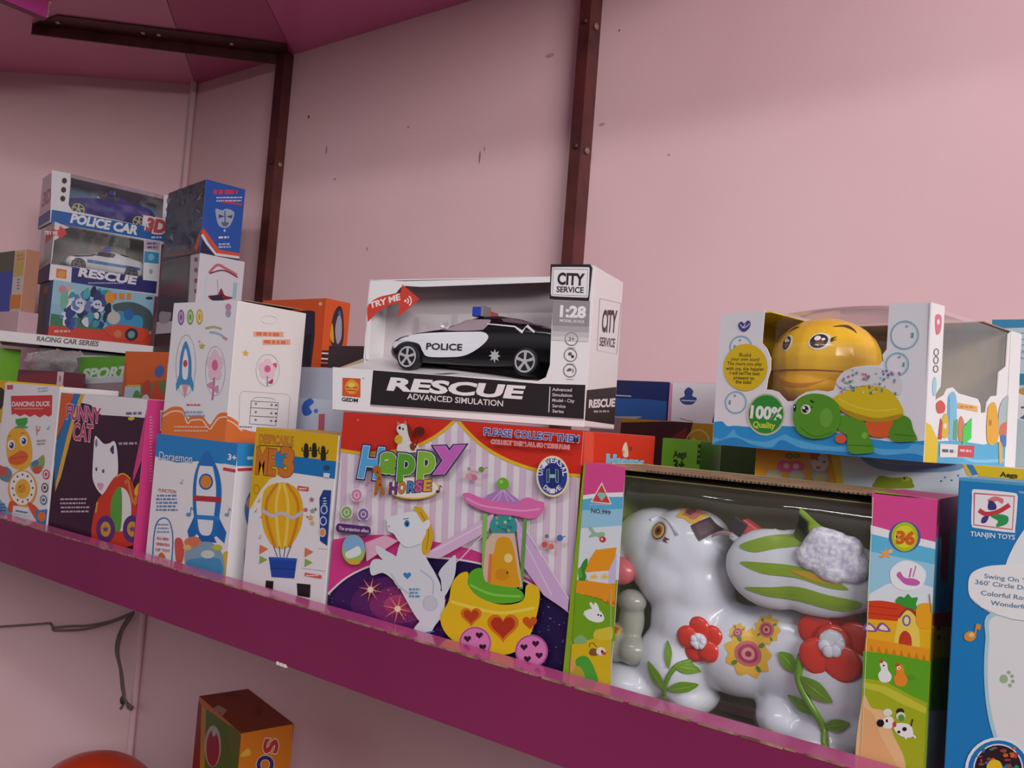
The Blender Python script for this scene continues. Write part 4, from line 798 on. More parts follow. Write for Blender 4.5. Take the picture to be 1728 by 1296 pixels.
# ================================================================ turtle box
TW, TD, TH = .181, .160, .116
TX, TY, TZ = -.288, .700, -.006
turtle = empty('turtle_display_box', (TX, TY, TZ), -13, label='white window box with blue waves and a printed green turtle, holding a yellow toy', cat='toy box')
TQ = [(1215, 528), (1569, 508), (1565, 770), (1206, 746)]
m = MB(); A = frontA(m, TW, TH, TQ).view(*CT); A.noclip = True
TP = [(110, 150), (345, 130), (335, 300), (362, 330), (385, 380), (386, 440), (372, 490), (365, 545), (395, 546), (430, 556), (462, 590), (480, 606), (515, 604), (540, 580), (580, 556), (640, 546), (700, 552), (728, 545), (742, 490), (775, 448), (830, 424), (900, 415), (960, 414), (985, 390), (978, 360), (1000, 330), (1005, 92), (1228, 88), (1215, 915), (700, 880), (80, 842)]
panel(m, A, TP, M('#eeecf4'), '#d8c44a', .0009)
m2A = A; A.noclip = False
A.poly([(80, 725)] + catmull([(80, 722), (130, 716), (160, 740), (200, 738), (260, 742), (330, 748), (420, 736), (520, 738), (620, 740), (760, 770), (860, 790), (960, 800), (1060, 812), (1160, 808), (1240, 800)], False) + [(1240, 960), (60, 900)], '#2c9ade')
for P in ([(86, 800), (140, 806), (192, 760), (200, 758), (220, 790), (300, 815), (380, 818), (450, 790), (480, 780), (520, 800), (640, 830), (760, 840), (880, 830), (1000, 850), (1120, 846), (1160, 820), (1230, 830), (1230, 960), (60, 900)],): A.poly(catmull(P[:-2], False) + P[-2:], '#5cb4ea')
for P in ([(90, 830), (200, 800), (300, 836), (400, 850), (460, 810), (560, 850), (700, 862), (820, 866), (900, 850), (1000, 880), (1150, 870), (1230, 890), (1230, 960), (60, 900)],): A.poly(catmull(P[:-2], False) + P[-2:], '#2a8cd2')
for cx, cy, r in ((222, 325, 62), (203, 615, 60), (1093, 257, 75), (1060, 408, 62)): A.ring(cx, cy, r, r, 5, '#7fbcd4'); A.ring(cx, cy, r - 6, r - 6, 3, '#c0dde8'); A.line([(cx + r * .55 * math.cos(t), cy + r * .55 * math.sin(t)) for t in ([2.8, 3.1, 3.5] if cx < 600 else [-.3, 0, .35])], r * .16, '#5aa8a8', True); A.ell(cx + (10 if cx > 600 else -5), cy - r * .6, 6, 6, '#6ab0c0')
A.blob([(206, 205), (222, 190), (240, 200), (256, 184), (272, 195), (266, 222), (240, 243), (215, 230)], '#4a4490'); A.line([(215, 205), (240, 222), (268, 200)], 6, '#c8c4e4', True); A.line([(230, 225), (245, 205)], 5, '#e8e4f0')
A.ell(252, 430, 119, 124, '#e6c31e')
for t, x0, x1, y in (('Build', 216, 278, 372), ('your own stunt!', 172, 326, 394), ('The more you play', 152, 340, 418), ('with me, the happier', 146, 352, 444), ('I will be!The best', 168, 330, 468), ('present to', 190, 300, 492), ('the kids!', 200, 286, 514)): A.T(t, (x0, y), (x1, y + 3), 18, '#4a4418', .015)
A.ell(370, 676, 104, 112, '#f2efe6'); A.ring(370, 676, 100, 108, 4, '#b0a060'); A.ell(370, 676, 94, 102, '#2f9436'); A.T('100%', (288, 694), (452, 704), 62, '#f6f6f2', .045); A.T('Quality', (302, 744), (420, 750), 30, '#dbe04a', .03)
# printed turtle
A.blob([(742, 505), (780, 450), (850, 428), (960, 425), (1050, 450), (1090, 500), (1080, 560), (1040, 560), (900, 520), (800, 545)], '#e2e0e6')
R = random.Random(9)
for i in range(46): 
    x, y = R.uniform(765, 1075), R.uniform(440, 560); A.star(x, y, R.uniform(6, 12), R.choice(['#5aa0a8', '#a05a98', '#d86a8a', '#4a6ab0', '#88b8a0', '#8a6ac0', '#6a8a9a']), 5)
A.ell(985, 735, 88, 55, '#e2622c'); A.ell(780, 800, 30, 24, '#e0603c')
A.blob([(1040, 740), (1085, 675), (1140, 690), (1160, 745), (1182, 790), (1170, 806), (1070, 810), (1035, 780)], '#569424'); A.line([(1060, 772), (1170, 780)], 5, '#3c7018', True)
A.blob([(770, 680), (850, 690), (900, 710), (930, 780), (955, 850), (945, 870), (840, 876), (815, 830), (810, 780), (765, 750)], '#5c9c28'); A.line([(818, 832), (950, 835)], 5, '#3c7018', True); A.ell(905, 780, 14, 18, '#84bc48')
A.blob([(730, 595), (780, 560), (860, 530), (950, 522), (1030, 545), (1080, 600), (1105, 660), (1060, 690), (960, 706), (860, 690), (770, 640)], '#e0c41c'); A.blob([(735, 600), (790, 640), (880, 672), (980, 688), (1103, 665), (1060, 700), (960, 710), (860, 695), (765, 645)], '#b8941c'); A.line([(760, 590), (850, 630), (960, 650), (1070, 640)], 6, '#efdc50', True)
for i in range(22): A.star(R.uniform(820, 1010), R.uniform(520, 560), R.uniform(6, 11), R.choice(['#5aa0a8', '#4a8a6a', '#d86a8a', '#4a6ab0', '#f0f0f0']), 5)
A.blob([(530, 625), (560, 585), (620, 565), (700, 575), (760, 620), (776, 690), (755, 760), (700, 795), (620, 800), (555, 770), (522, 700)], '#5a9c26'); A.ell(700, 690, 34, 50, '#70ae3a'); A.line([(560, 740), (640, 790), (740, 765)], 4, '#3c7018', True)
A.ell(590, 648, 26, 25, '#eef0e8'); A.ell(586, 648, 18, 19, '#1c1c1c'); A.ell(579, 641, 7, 7, '#ffffff'); A.ell(596, 655, 5, 5, '#c8c8c8'); A.line([(612, 600), (632, 612)], 9, '#1c2a10'); A.line([(612, 640), (628, 632)], 4, '#1c1c1c'); A.ell(530, 640, 8, 20, '#1c1c1c'); A.ell(528, 635, 3, 6, '#ffffff')
m.build('front_panel', turtle)
SQ = [(1571, 508), (1706, 556), (1703, 766), (1565, 770)]
m = MB(); A = Art(m, (TW, 0, 0), (0, 1, 0), (0, 0, 1), TD, TH, SQ).view(*CT); A.noclip = True
SP = [(1230, 88), (1306, 110), (1302, 400), (1298, 520), (1272, 560), (1272, 590), (1320, 562), (1335, 530), (1365, 522), (1398, 552), (1500, 575), (1515, 600), (1520, 645), (1545, 640), (1550, 590), (1570, 560), (1600, 556), (1605, 440), (1640, 412), (1645, 255), (1660, 240), (1712, 256), (1702, 900), (1216, 915)]
panel(m, A, SP, M('#f6f5f4'), '#c8b46a', .0009); A.noclip = False
A.poly([(1205, 700), (1250, 720), (1296, 800), (1292, 930), (1205, 930)], '#f0cf30')
A.poly([(1293, 800), (1400, 790), (1540, 800), (1600, 780), (1720, 800), (1720, 930), (1290, 930)], '#58b8e2'); A.line([(1300, 880), (1400, 860), (1500, 885), (1700, 860)], 14, '#8ed0ee', True)
A.blob([(1254, 165), (1272, 150), (1290, 170), (1285, 240), (1262, 250)], '#e27a8c'); A.ell(1272, 190, 8, 14, '#f8e8ec')
for cy in (345, 385, 430): A.ring(1266, cy, 15, 20, 5, '#6a686c', 14)
A.ell(1262, 520, 12, 50, '#a8dce4')
A.blob([(1275, 610), (1300, 590), (1325, 615), (1320, 650), (1285, 655)], '#dc5a4a')
A.blob([(1338, 600), (1345, 560), (1370, 545), (1388, 600), (1385, 780), (1345, 770)], '#86cbe6'); A.line([(1345, 570), (1350, 760)], 6, '#4a9ad0')
A.poly([(1395, 598), (1500, 612), (1500, 640), (1392, 626)], '#ecbc6a'); A.scrib(1400, 604, 1495, 632, 1, '#e08a3a', 12)
A.blob([(1308, 700), (1325, 655), (1345, 690), (1345, 770), (1312, 775)], '#e9c43a'); A.ell(1328, 720, 8, 14, '#f6f0e0'); A.poly([(1300, 680), (1312, 700), (1310, 790), (1290, 790)], '#d04a5a')
A.blob([(1400, 710), (1412, 665), (1430, 700), (1432, 780), (1405, 785)], '#e08a5a'); A.poly([(1375, 690), (1395, 680), (1395, 790), (1372, 785)], '#6ab07a'); A.poly([(1436, 700), (1450, 700), (1450, 780), (1436, 780)], '#3a6ab8')
A.blob([(1550, 640), (1562, 600), (1585, 590), (1602, 640), (1612, 760), (1580, 800), (1552, 770)], '#efb32c'); A.ell(1566, 690, 8, 16, '#c87c1c'); A.poly([(1612, 780), (1632, 780), (1636, 880), (1620, 890)], '#eeb64a')
A.blob([(1610, 620), (1640, 560), (1690, 560), (1700, 760), (1640, 780), (1612, 720)], '#b9c4cc'); A.blob([(1618, 700), (1660, 680), (1690, 720), (1660, 770), (1622, 750)], '#d8785a'); A.blob([(1625, 745), (1660, 760), (1650, 800), (1628, 790)], '#4a7ac8'); A.line([(1655, 560), (1650, 680)], 12, '#a0cc98'); A.blob([(1668, 300), (1685, 290), (1695, 400), (1680, 430), (1664, 400)], '#b4deb0'); A.blob([(1664, 320), (1680, 312), (1690, 340), (1668, 345)], '#5aac6a'); A.blob([(1664, 375), (1690, 378), (1685, 400), (1668, 396)], '#4aa05a'); A.blob([(1665, 410), (1690, 412), (1684, 436), (1670, 434)], '#e0d050')
A.poly([(1302, 812), (1488, 808), (1486, 868), (1302, 882)], '#f2efee'); A.poly([(1400, 812), (1488, 808), (1486, 868), (1398, 872)], '#cf4a50'); A.scrib(1312, 830, 1395, 862, 1, '#5a6a6a', 16); A.scrib(1410, 825, 1480, 850, 1, '#f2c4c4', 12)
m.build('side_panel', turtle)
m = MB(); m.add([(TW + .0002, .067, .0285), (TW + .0002, .0835, .037), (TW + .0002, .0845, .021), (TW + .0002, .0675, .0145)], [[0, 1, 2, 3]], M('#3fd24a', .35)); m.add([(TW + .0006, .067, .0285), (TW + .0006, .0835, .037), (TW + .0006, .0845, .021), (TW + .0006, .0675, .0145)], [[0, 1, 2, 3]], M('#3fd24a', .35)); m.build('sticker', turtle, label='bright green square sticker')
m = MB(); m.box(0, TW, .001, TD, 0, .0010, '#e4e0e8'); m.box(0, .001, .001, TD, .001, TH, '#e6e2ea', {'R': M('#e8ca28')}); m.box(.001, TW, TD - .001, TD, .001, TH, '#dccf9a', {'F': M('#dcc094')})
m.box(.001, .068, TD - .0018, TD - .001, .03, TH - .002, '#e8ca28'); m.box(.001, TW, .10, TD, TH - .0008, TH, '#b79a84'); m.box(.001, .05, .001, .10, TH - .0008, TH, '#e4d23a')
m.build('shell', turtle)
def film(name, parent, grid, mat):
    """sheet through a rows x cols grid of points"""
    m = MB(); r_, c_ = len(grid), len(grid[0]); m.add([p for row in grid for p in row], [[i * c_ + j, i * c_ + j + 1, (i + 1) * c_ + j + 1, (i + 1) * c_ + j] for i in range(r_ - 1) for j in range(c_ - 1)], mat, True); return m.build(name, parent)
FM = film_mat()
g = []
for i in range(9):                                   # window film rolls over the top edge
    row = []
    for j in range(15):
        x = .055 + (TW - .07) * j / 14; t_ = i / 8; bul = math.sin(math.pi * min(t_ * 1.0, 1)) * math.sin(math.pi * j / 14)
        if t_ < .55: row.append((x, .0012, TH * (.12 + .88 * t_ / .55)))
        else: row.append((x, .0012 + (t_ - .55) / .45 * .10, TH + .0006 + math.sin(math.pi * (t_ - .55) / .45) * .006 * math.sin(math.pi * j / 14)))
    g.append(row)
film('window_film', turtle, g, film_mat('film_loose', .02, .4))
g = [[(TW - .0012, .004 + (TD - .008) * j / 8, .02 + (TH - .022) * i / 5) for j in range(9)] for i in range(6)]
film('side_film', turtle, g, film_mat('film_side', .10, .5))
# ---- yellow toy inside
yaw = math.radians(-13); ux = Vector((math.cos(yaw), math.sin(yaw), 0)); uy = Vector((-math.sin(yaw), math.cos(yaw), 0))
toy = empty('yellow_turtle_toy', Vector((TX, TY, TZ + .001)) + ux * .0706 + uy * .0605, -13, label='round yellow smiling turtle toy inside the white window box with blue waves', cat='toy')
YL = plastic('#ffc822', .2)
up_ = fuse('head', [((-.002, 0, .0795), (.0465, .044, .0372), None)], .0016, toy, YL, 6)
lo_ = fuse('jaw', [((-.002, 0, .0745), (.0455, .0430, .038), None), ((-.004, -.006, .056), (.037, .037, .022), None)], .0018, toy, plastic('#fbb81e', .22), 6)
m = MB(); m.bm(sphere_bm((.006, .010, .026), (.040, .040, .026), 24), plastic('#d8641e', .3)); m.build('body', toy, label='orange body under the yellow head')
m = MB(); m.bm(sphere_bm((.040, .035, .058), (.020, .03, .022), 16), plastic('#3a78c8', .3)); m.build('shell', toy, label='blue shell glimpsed behind the head')
for px, py in ((-.035, .018), (.035, .018), (-.03, .06), (.042, .06)): m = MB(); m.bm(sphere_bm((px, py - .01, .008), (.012, .016, .008), 12), plastic('#6a8c2a', .3)); m.build('foot', toy, label='green foot')
th = tree_of(up_.data); tl = tree_of(lo_.data); e = MB()
for cx, cz, rx in ((-.0165, .0905, .0056), (.0125, .0915, .0086)):
    decal(e, th, ellpts(cx, cz, rx, .0074), plastic('#f4efe4', .15), .0004, 3); decal(e, th, ellpts(cx - .0005, cz, rx * .78, .0060), plastic('#3a2218', .12), .0007, 3)
    decal(e, th, ellpts(cx + rx * .12, cz - .0020, rx * .34, .0026), plastic('#7a4a2a', .12), .0009, 1); decal(e, th, ellpts(cx - rx * .2, cz + .0022, rx * .28, .0021), plastic('#ffffff', .12), .0010, 1); decal(e, th, ellpts(cx + rx * .3, cz + .0014, rx * .16, .0011), plastic('#ffffff', .12), .0010, 1)
decal(e, th, [(.0200, .0940), (.0235, .0962), (.0215, .0925), (.0245, .0937), (.0205, .0905)], M('#2a1c14'), .0009, 1)
e.build('eyes', toy, label='large round brown eyes')
e = MB(); decal(e, th, catmull([(.017, .1050), (.023, .1055), (.029, .1030), (.0325, .1000), (.0285, .1045), (.023, .1075)], True, 4), M('#4a2c14'), .0005, 2); e.build('eyebrow', toy, label='dark eyebrow'); e = MB(); decal(e, th, catmull([(-.021, .1000), (-.017, .1030), (-.011, .1050), (-.017, .1052)], True, 4), M('#4a2c14'), .0005, 2); e.build('eyebrow', toy, label='dark eyebrow')
e = MB(); decal(e, tl, catmull([(-.026, .0620), (-.012, .0572), (.004, .0562), (.019, .0600), (.022, .0625), (.016, .0580), (.004, .0532), (-.010, .0527), (-.023, .0570)], True, 4), plastic('#d88a10', .25), .0003, 3); e.build('smile', toy, label='orange smile crease')
e = MB(); decal(e, th, [(x / 1000, .0672) for x in range(-44, 41, 4)] + [(x / 1000, .0679) for x in range(40, -45, -4)], plastic('#a86a14', .4), .0004, 2); decal(e, tl, [(x / 1000, .0672) for x in range(-44, 41, 4)] + [(x / 1000, .0679) for x in range(40, -45, -4)], plastic('#a86a14', .4), .0008, 2); e.build('seam', toy, label='thin seam round the head')

# ================================================================ big open-window box with the white plastic animal
EX, EY, EZ = -.354, .595, -.225; EW, ED, EH = .263, .100, .196
eb = empty('animal_display_box', (EX, EY, EZ), 0, label='large pink and green farmyard window box holding a white flowered plastic animal', cat='toy box')
EQ = [(988, 782), (1583, 845), (1554.7, 1370.1), (958.8, 1185.9)]
def farm(A, left):
    A.k = 0
m = MB(); A = frontA(m, EW, EH, EQ).view(*E2); A.noclip = True
panel(m, A, [(98, 128), (372, 150), (350, 500), (272, 1596), (266, 1700), (-60, 1720)], M('#8cb022'), '#b4c878', .001, M('#d8c0cc')); A.noclip = False
A.poly([(60, 100), (380, 120), (360, 345), (60, 345)], '#df4c94'); A.poly([(60, 345), (200, 325), (360, 320), (356, 370), (60, 385)], '#f0eef4')
A.poly([(60, 372), (200, 352), (360, 350), (352, 560), (320, 700), (60, 720)], '#9ccce6'); A.poly([(60, 372), (200, 352), (360, 350), (354, 430), (60, 440)], '#5cb4dc'); A.poly([(60, 560), (350, 540), (330, 900), (40, 900)], '#dfe6ee')
A.poly([(218, 252), (285, 400), (145, 385)], '#f3e8e8'); A.poly([(218, 268), (274, 392), (156, 380)], '#d8403c'); A.poly([(218, 378), (188, 335), (200, 320), (238, 325), (250, 340)], '#8cc8c0'); A.scrib(135, 395, 295, 410, 1, '#c8b0b8', 9)
A.T('NO.999', (148, 454), (275, 468), 26, '#4a5060', .03)
A.blob([(130, 560), (150, 550), (180, 585), (225, 582), (240, 600), (210, 625), (180, 612), (130, 620), (150, 590)], '#9cc0a4'); A.ell(225, 632, 22, 20, '#d8303a'); A.ell(220, 630, 6, 8, '#fff0f0')
A.blob([(68, 850), (95, 780), (125, 760), (120, 830), (110, 900), (70, 900)], '#3c9030'); A.blob([(62, 830), (80, 820), (90, 880), (66, 880)], '#5cae3c')
A.poly([(105, 850), (140, 760), (180, 700), (318, 684), (300, 780), (265, 840)], '#f09c1c'); A.poly([(110, 850), (265, 838), (262, 925), (130, 910)], '#e6e0ee'); A.poly([(265, 838), (318, 720), (310, 925), (262, 925)], '#cfc2e2')
for x in (168, 240): A.blob([(x - 24, 895), (x - 22, 868), (x, 858), (x + 22, 866), (x + 22, 893)], '#f0d88a', 3); A.line([(x - 22, 880), (x + 22, 878)], 3, '#c8a050'); A.line([(x, 862), (x, 893)], 3, '#c8a050')
A.poly([(30, 905), (130, 905), (310, 930), (305, 1080), (200, 1020), (30, 980)], '#ee9a20')
for i in range(7): x = 60 + i * 38; A.poly([(x, 1010 + i * 8), (x + 10, 980 + i * 9), (x + 22, 1015 + i * 8)], '#c87414')
A.poly([(20, 975)] + catmull([(30, 975), (110, 1000), (200, 1030), (300, 1075)], False) + [(310, 1300), (10, 1300)], '#76aa1c')
A.blob([(102, 1112), (122, 1098), (150, 1090), (180, 1096), (215, 1108), (236, 1145), (228, 1172), (190, 1180), (140, 1165), (112, 1140)], '#f0f2f0'); A.blob([(165, 1100), (140, 1060), (148, 1046), (170, 1068), (185, 1096)], '#f0f2f0', 4); A.blob([(182, 1098), (170, 1062), (180, 1048), (196, 1070), (204, 1100)], '#f4f6f4', 4); A.ell(108, 1125, 9, 10, '#e2e6e2'); A.ell(198, 1130, 6, 7, '#2c3c5c'); A.ell(216, 1135, 6, 7, '#2c3c5c')
A.view(*E3)
A.poly([(95, 330), (240, 290), (350, 280), (345, 620), (60, 600)], '#d8bc1c'); A.blob([(235, 285), (245, 240), (290, 228), (350, 220), (352, 290), (290, 300)], '#dcc83c'); A.blob([(110, 300), (150, 268), (190, 290), (185, 320), (120, 325)], '#86b878')
A.blob([(205, 385), (220, 355), (255, 360), (262, 395), (225, 400)], '#8a5a2c'); A.ell(282, 372, 30, 26, '#efe8e0'); A.ell(290, 375, 8, 10, '#1c1410'); A.line([(255, 345), (232, 320), (212, 325), (208, 345)], 5, '#7a5a2c', True); A.ell(300, 385, 14, 10, '#c8543c')
A.blob([(120, 440), (170, 400), (215, 430), (262, 540), (250, 580), (180, 560)], '#4ca838'); A.blob([(100, 480), (150, 470), (180, 540), (130, 580), (80, 560)], '#b8a838'); A.blob([(85, 440), (108, 420), (112, 480), (90, 500)], '#e0a068')
A.line([(345, -20), (345, 600)], 4, '#cfd8a0')
m.build('front_strip', eb)
m = MB(); A = frontA(m, EW, EH, EQ).view(*E4); A.noclip = True
panel(m, A, [(374, 122), (637, 166), (575, 1600), (300, 1500), (330, 1000), (345, 600), (362, 300)], M('#8cb022'), '#9ab040', .001); A.noclip = False
A.poly([(360, 100), (650, 150), (650, 345), (540, 320), (360, 270)], '#dd4a92'); A.poly([(355, 268), (450, 295), (540, 318), (650, 345), (650, 375), (540, 350), (355, 305)], '#f1eef3')
A.poly([(355, 305), (540, 350), (650, 375), (640, 640), (340, 620)], '#9fd0ea'); A.poly([(355, 305), (540, 350), (650, 375), (648, 440), (355, 380)], '#62bce4'); A.poly([(350, 560), (420, 520), (520, 500), (640, 540), (640, 640), (340, 620)], '#e3e9f0')
A.ell(500, 318, 68, 66, '#5a5aa8'); A.ell(500, 318, 56, 62, '#b4c81c'); A.ell(500, 318, 44, 48, '#dce02c'); A.T('36', (466, 345), (538, 350), 50, '#d8641c', .05, 0, (('#f0b83a', .10),)); A.k += 1
A.star(420, 388, 26, '#eca868'); A.star(440, 378, 14, '#f0c8a0'); A.ell(402, 402, 10, 6, '#e8a060')
A.blob([(440, 460), (490, 420), (550, 430), (590, 470), (570, 530), (500, 545), (450, 520)], '#f2f3f7'); A.blob([(465, 480), (480, 465), (500, 490), (540, 495), (565, 510), (550, 525), (505, 520), (480, 500)], '#cf62b0'); A.line([(520, 490), (528, 450)], 7, '#cf62b0'); A.line([(535, 488), (548, 440)], 6, '#d884c0')
A.poly(catmull([(340, 590), (400, 588), (470, 600), (540, 625), (560, 660), (560, 690)], False) + [(560, 800), (340, 790)], '#d8401c'); 
for y in (610, 640): A.line([(345, y), (470, y + 14)], 3, '#b02c14')
A.poly([(345, 665), (470, 675), (545, 690), (650, 640), (650, 820), (335, 790)], '#eeb41c'); A.blob([(462, 790), (465, 700), (480, 650), (512, 628), (545, 655), (560, 710), (556, 800)], '#efd25a', 4); A.line([(475, 660), (512, 622), (548, 650), (566, 700)], 9, '#9c3c2c', True)
A.blob([(478, 778), (480, 735), (502, 715), (526, 738), (526, 785)], '#c83c24', 4); A.ell(508, 672, 18, 24, '#7a5ab0'); A.ell(508, 672, 11, 17, '#f0dca0')
for cx in (410, 352): A.blob([(cx - 28, 712), (cx - 18, 685), (cx, 682), (cx + 22, 700), (cx + 28, 720)], '#8a50a0', 3); A.blob([(cx - 18, 708), (cx - 10, 692), (cx, 690), (cx + 14, 702), (cx + 18, 714)], '#f0e0c0', 3)
A.blob([(462, 590), (480, 570), (500, 575), (515, 560), (530, 575), (555, 575), (548, 605), (560, 625), (520, 620), (480, 605)], '#3c9c34'); A.blob([(548, 640), (560, 605), (600, 598), (640, 620), (640, 700), (560, 700)], '#f0a81c'); A.line([(605, 560), (612, 640)], 4, '#8a6a5a')
A.poly([(335, 745), (650, 800), (650, 860), (330, 805)], '#ee9c1c')
for i in range(9): x = 350 + i * 32; A.poly([(x, 800 + i * 6), (x + 9, 772 + i * 6), (x + 20, 803 + i * 6)], '#d87c14')
A.poly([(325, 800), (450, 815), (640, 850), (640, 1100), (320, 1000)], '#62a81e')
A.poly([(325, 915), (420, 930), (520, 985), (640, 1040), (620, 1500), (280, 1500)], '#a8b41c'); A.poly([(325, 930), (420, 950), (520, 1000), (630, 1060), (630, 1080), (500, 1030), (400, 975), (322, 955)], '#c8c83a')
A.blob([(322, 1000), (360, 1040), (420, 1060), (450, 1150), (500, 1260), (480, 1330), (300, 1330)], '#ecc08a'); A.poly([(322, 1030), (370, 1070), (400, 1160), (470, 1290), (460, 1400), (290, 1400)], '#e8b078')
A.blob([(388, 900), (400, 880), (395, 855), (405, 842), (425, 852), (430, 880), (445, 905), (435, 930), (400, 930)], '#f0f0ec'); A.ell(402, 845, 8, 7, '#d8402c'); A.ell(412, 862, 4, 4, '#1c1c1c')
A.blob([(455, 915), (465, 895), (462, 870), (478, 856), (495, 868), (500, 895), (512, 920), (500, 948), (465, 945)], '#ee8c28'); A.ell(470, 858, 9, 7, '#d8402c'); A.ell(476, 872, 8, 8, '#f6f0e8'); A.ell(477, 873, 3, 3, '#1c1c1c'); A.ell(530, 912, 16, 12, '#5a9a2c')
A.blob([(412, 1085), (445, 1078), (455, 1105), (440, 1128), (408, 1120)], '#f2f0ec'); A.ell(398, 1105, 16, 16, '#181418'); A.ell(425, 1095, 5, 7, '#181418'); A.ell(428, 1060, 20, 16, '#e8e4da'); A.ell(482, 1056, 17, 14, '#3a2420'); A.ell(484, 1076, 20, 18, '#e4e4d4'); A.ell(486, 1082, 14, 14, '#5a9c3c')
A.blob([(455, 1110), (500, 1105), (530, 1120), (535, 1160), (500, 1165), (465, 1145)], '#f2f0ec'); A.ell(500, 1130, 10, 9, '#181418'); A.ell(476, 1142, 7, 6, '#181418'); A.line([(527, 1118), (535, 1088)], 5, '#2c2420'); A.line([(500, 1160), (508, 1172)], 8, '#efece8'); A.line([(535, 1155), (548, 1168)], 8, '#efece8'); A.ell(458, 1110, 8, 12, '#d8402c')
A.line([(368, 150), (318, 1230)], 3, '#d8e0b0')
m.build('front_strip', eb)
# side face, back, floor, insert
m = MB(); m.box(EW - .001, EW, .001, ED, 0, EH, '#e8f0e0', {'L': M('#b4cc70')}); A = rightA(m, EW, ED, EH, [(1583, 845), (1622, 837.1), (1598.4, 1292.7), (1554.7, 1370.1)]).view(*E4)
A.poly([(635, 160), (760, 140), (750, 290), (632, 320)], '#d8488e'); A.poly([(632, 320), (750, 270), (750, 600), (618, 640)], '#5ab4dc'); A.line([(650, 320), (660, 500)], 10, '#f0ece8'); A.poly([(655, 300), (690, 280), (680, 500), (650, 500)], '#c8403c'); A.poly([(615, 640), (740, 620), (740, 700), (612, 690)], '#c83c24'); A.poly([(612, 690), (740, 700), (740, 820), (606, 840)], '#e8c030'); A.poly([(606, 830), (740, 820), (740, 1040), (590, 1050)], '#7ab42c'); A.line([(612, 700), (606, 840)], 12, '#c83c24')
for y in (700, 740): A.ell(642, y, 9, 11, '#8a3c5a')
A.poly([(635, 165), (655, 162), (645, 250), (632, 280)], '#8a3a3c')
m.box(0, .001, .001, ED, 0, EH, '#df4c94', {'R': M('#d8ee80')}); m.box(.001, EW - .001, ED - .0012, ED, 0, EH, '#8cb040', {'F': M('#c0b98a')}); m.box(0, EW, .001, ED, 0, .001, '#8c7c5c')
m.build('shell', eb)
COR = noisy('cardboard', '#7c6248', '#9a8060', 40, .8, 4)
m = MB(); m.box(.001, EW - .001, .010, ED - .002, EH - .008, EH - .0072, M('#b4a468')); # sagging lid in corrugated board
m.add([(.001, .004, EH - .0027), (EW * .5, .003, EH - .0022), (EW - .03, .004, EH - .0020), (EW - .001, .004, EH - .0022), (EW - .001, ED, EH - .0022), (.001, ED, EH - .0027), (.001, .004, EH - .0005), (EW * .5, .003, EH - .0000), (EW - .03, .004, EH + .0002), (EW - .001, .004, EH - .0), (EW - .001, ED, EH - .0), (.001, ED, EH - .0005)], [[5, 4, 3, 2, 1, 0], [6, 7, 8, 9, 10, 11], [0, 1, 7, 6], [1, 2, 8, 7], [2, 3, 9, 8], [3, 4, 10, 9], [4, 5, 11, 10], [5, 0, 6, 11]], COR)
for i in range(62):                                   # fluting along the cut edge
    x = .055 + i * .0031; dz = .0001 * (i % 3); m.add([(x, .0026, EH - .0021 + dz), (x + .0016, .0026, EH - .0021), (x + .0016, .0026, EH - .0009), (x, .0026, EH - .0006)], [[0, 1, 2, 3]], M('#3c2a20' if i % 2 else '#5c4434', .9))
m.box(0, .028, 0, .03, EH - .0006, EH + .0002, M('#e0609c')); m.box(EW - .040, EW, 0, ED, EH - .0004, EH + .0006, M('#dc5a98'))
m.build('lid', eb, label='brown corrugated lid')
g = []
for i in range(36):
    row = []
    for j in range(18):
        x = .024 + .204 * j / 17; z = .006 + (EH - .010) * i / 35; y = .0022
        if z > EH - .022: y = .0022 + ((z - (EH - .022)) / .018) ** 2 * .011 + .0008 * math.sin(j * .9)
        row.append((x, y, z))
    g.append(row)
film('window_film', eb, g, film_mat('film_front', .02, .07, (.96, .97, .96), 20))

# ---- the animal
WP = plastic('#dfe1ee', .16)
an = empty('plastic_animal_toy', (EX + .13, EY + .055, EZ + .001), 0, label='glossy white plastic animal with an amber eye and red flowers inside the farmyard box', cat='toy')
o = Vector((.13, .055, .001)); L3 = lambda x, y, z: Vector((x, y, z)) - o
fl = [(L3(.072, .048, .130), (.035, .030, .036), None), (L3(.083, .048, .136), (.028, .028, .030), None), (L3(.064, .048, .112), (.034, .030, .033), None), (L3(.050, .050, .118), (.030, .026, .028), None), (L3(.045, .050, .134), (.036, .024, .029), None), (L3(.012, .052, .122), (.022, .020, .022), None), (L3(.085, .050, .105), (.030, .028, .036), None), (L3(.081, .052, .075), (.036, .030, .038), None),
      (L3(.070, .050, .040), (.034, .032, .034), None), (L3(.032, .046, .017), (.036, .034, .018), None), (L3(.120, .054, .060), (.044, .030, .036), None), (L3(.160, .054, .066), (.046, .028, .040), None), (L3(.200, .050, .060), (.044, .034, .050), None), (L3(.215, .055, .030), (.036, .034, .030), None),
      (L3(.160, .052, .020), (.022, .030, .019), None), (L3(.190, .048, .014), (.030, .032, .014), None), (L3(.085, .055, .017), (.020, .03, .016), None)]
fl = [(c, r, None) for c, r, _ in fl]
body = fuse('body', fl, .0026, an, WP, 10)
tb = tree_of(body.data)
def an_dec(nm, shapes, lab=None, par=an):
    d = MB()
    for P, c, lf in shapes: decal(d, tb, [(x - .13, z - .001) for x, z in P], c, lf, 3)
    return d.build(nm, par, label=lab)
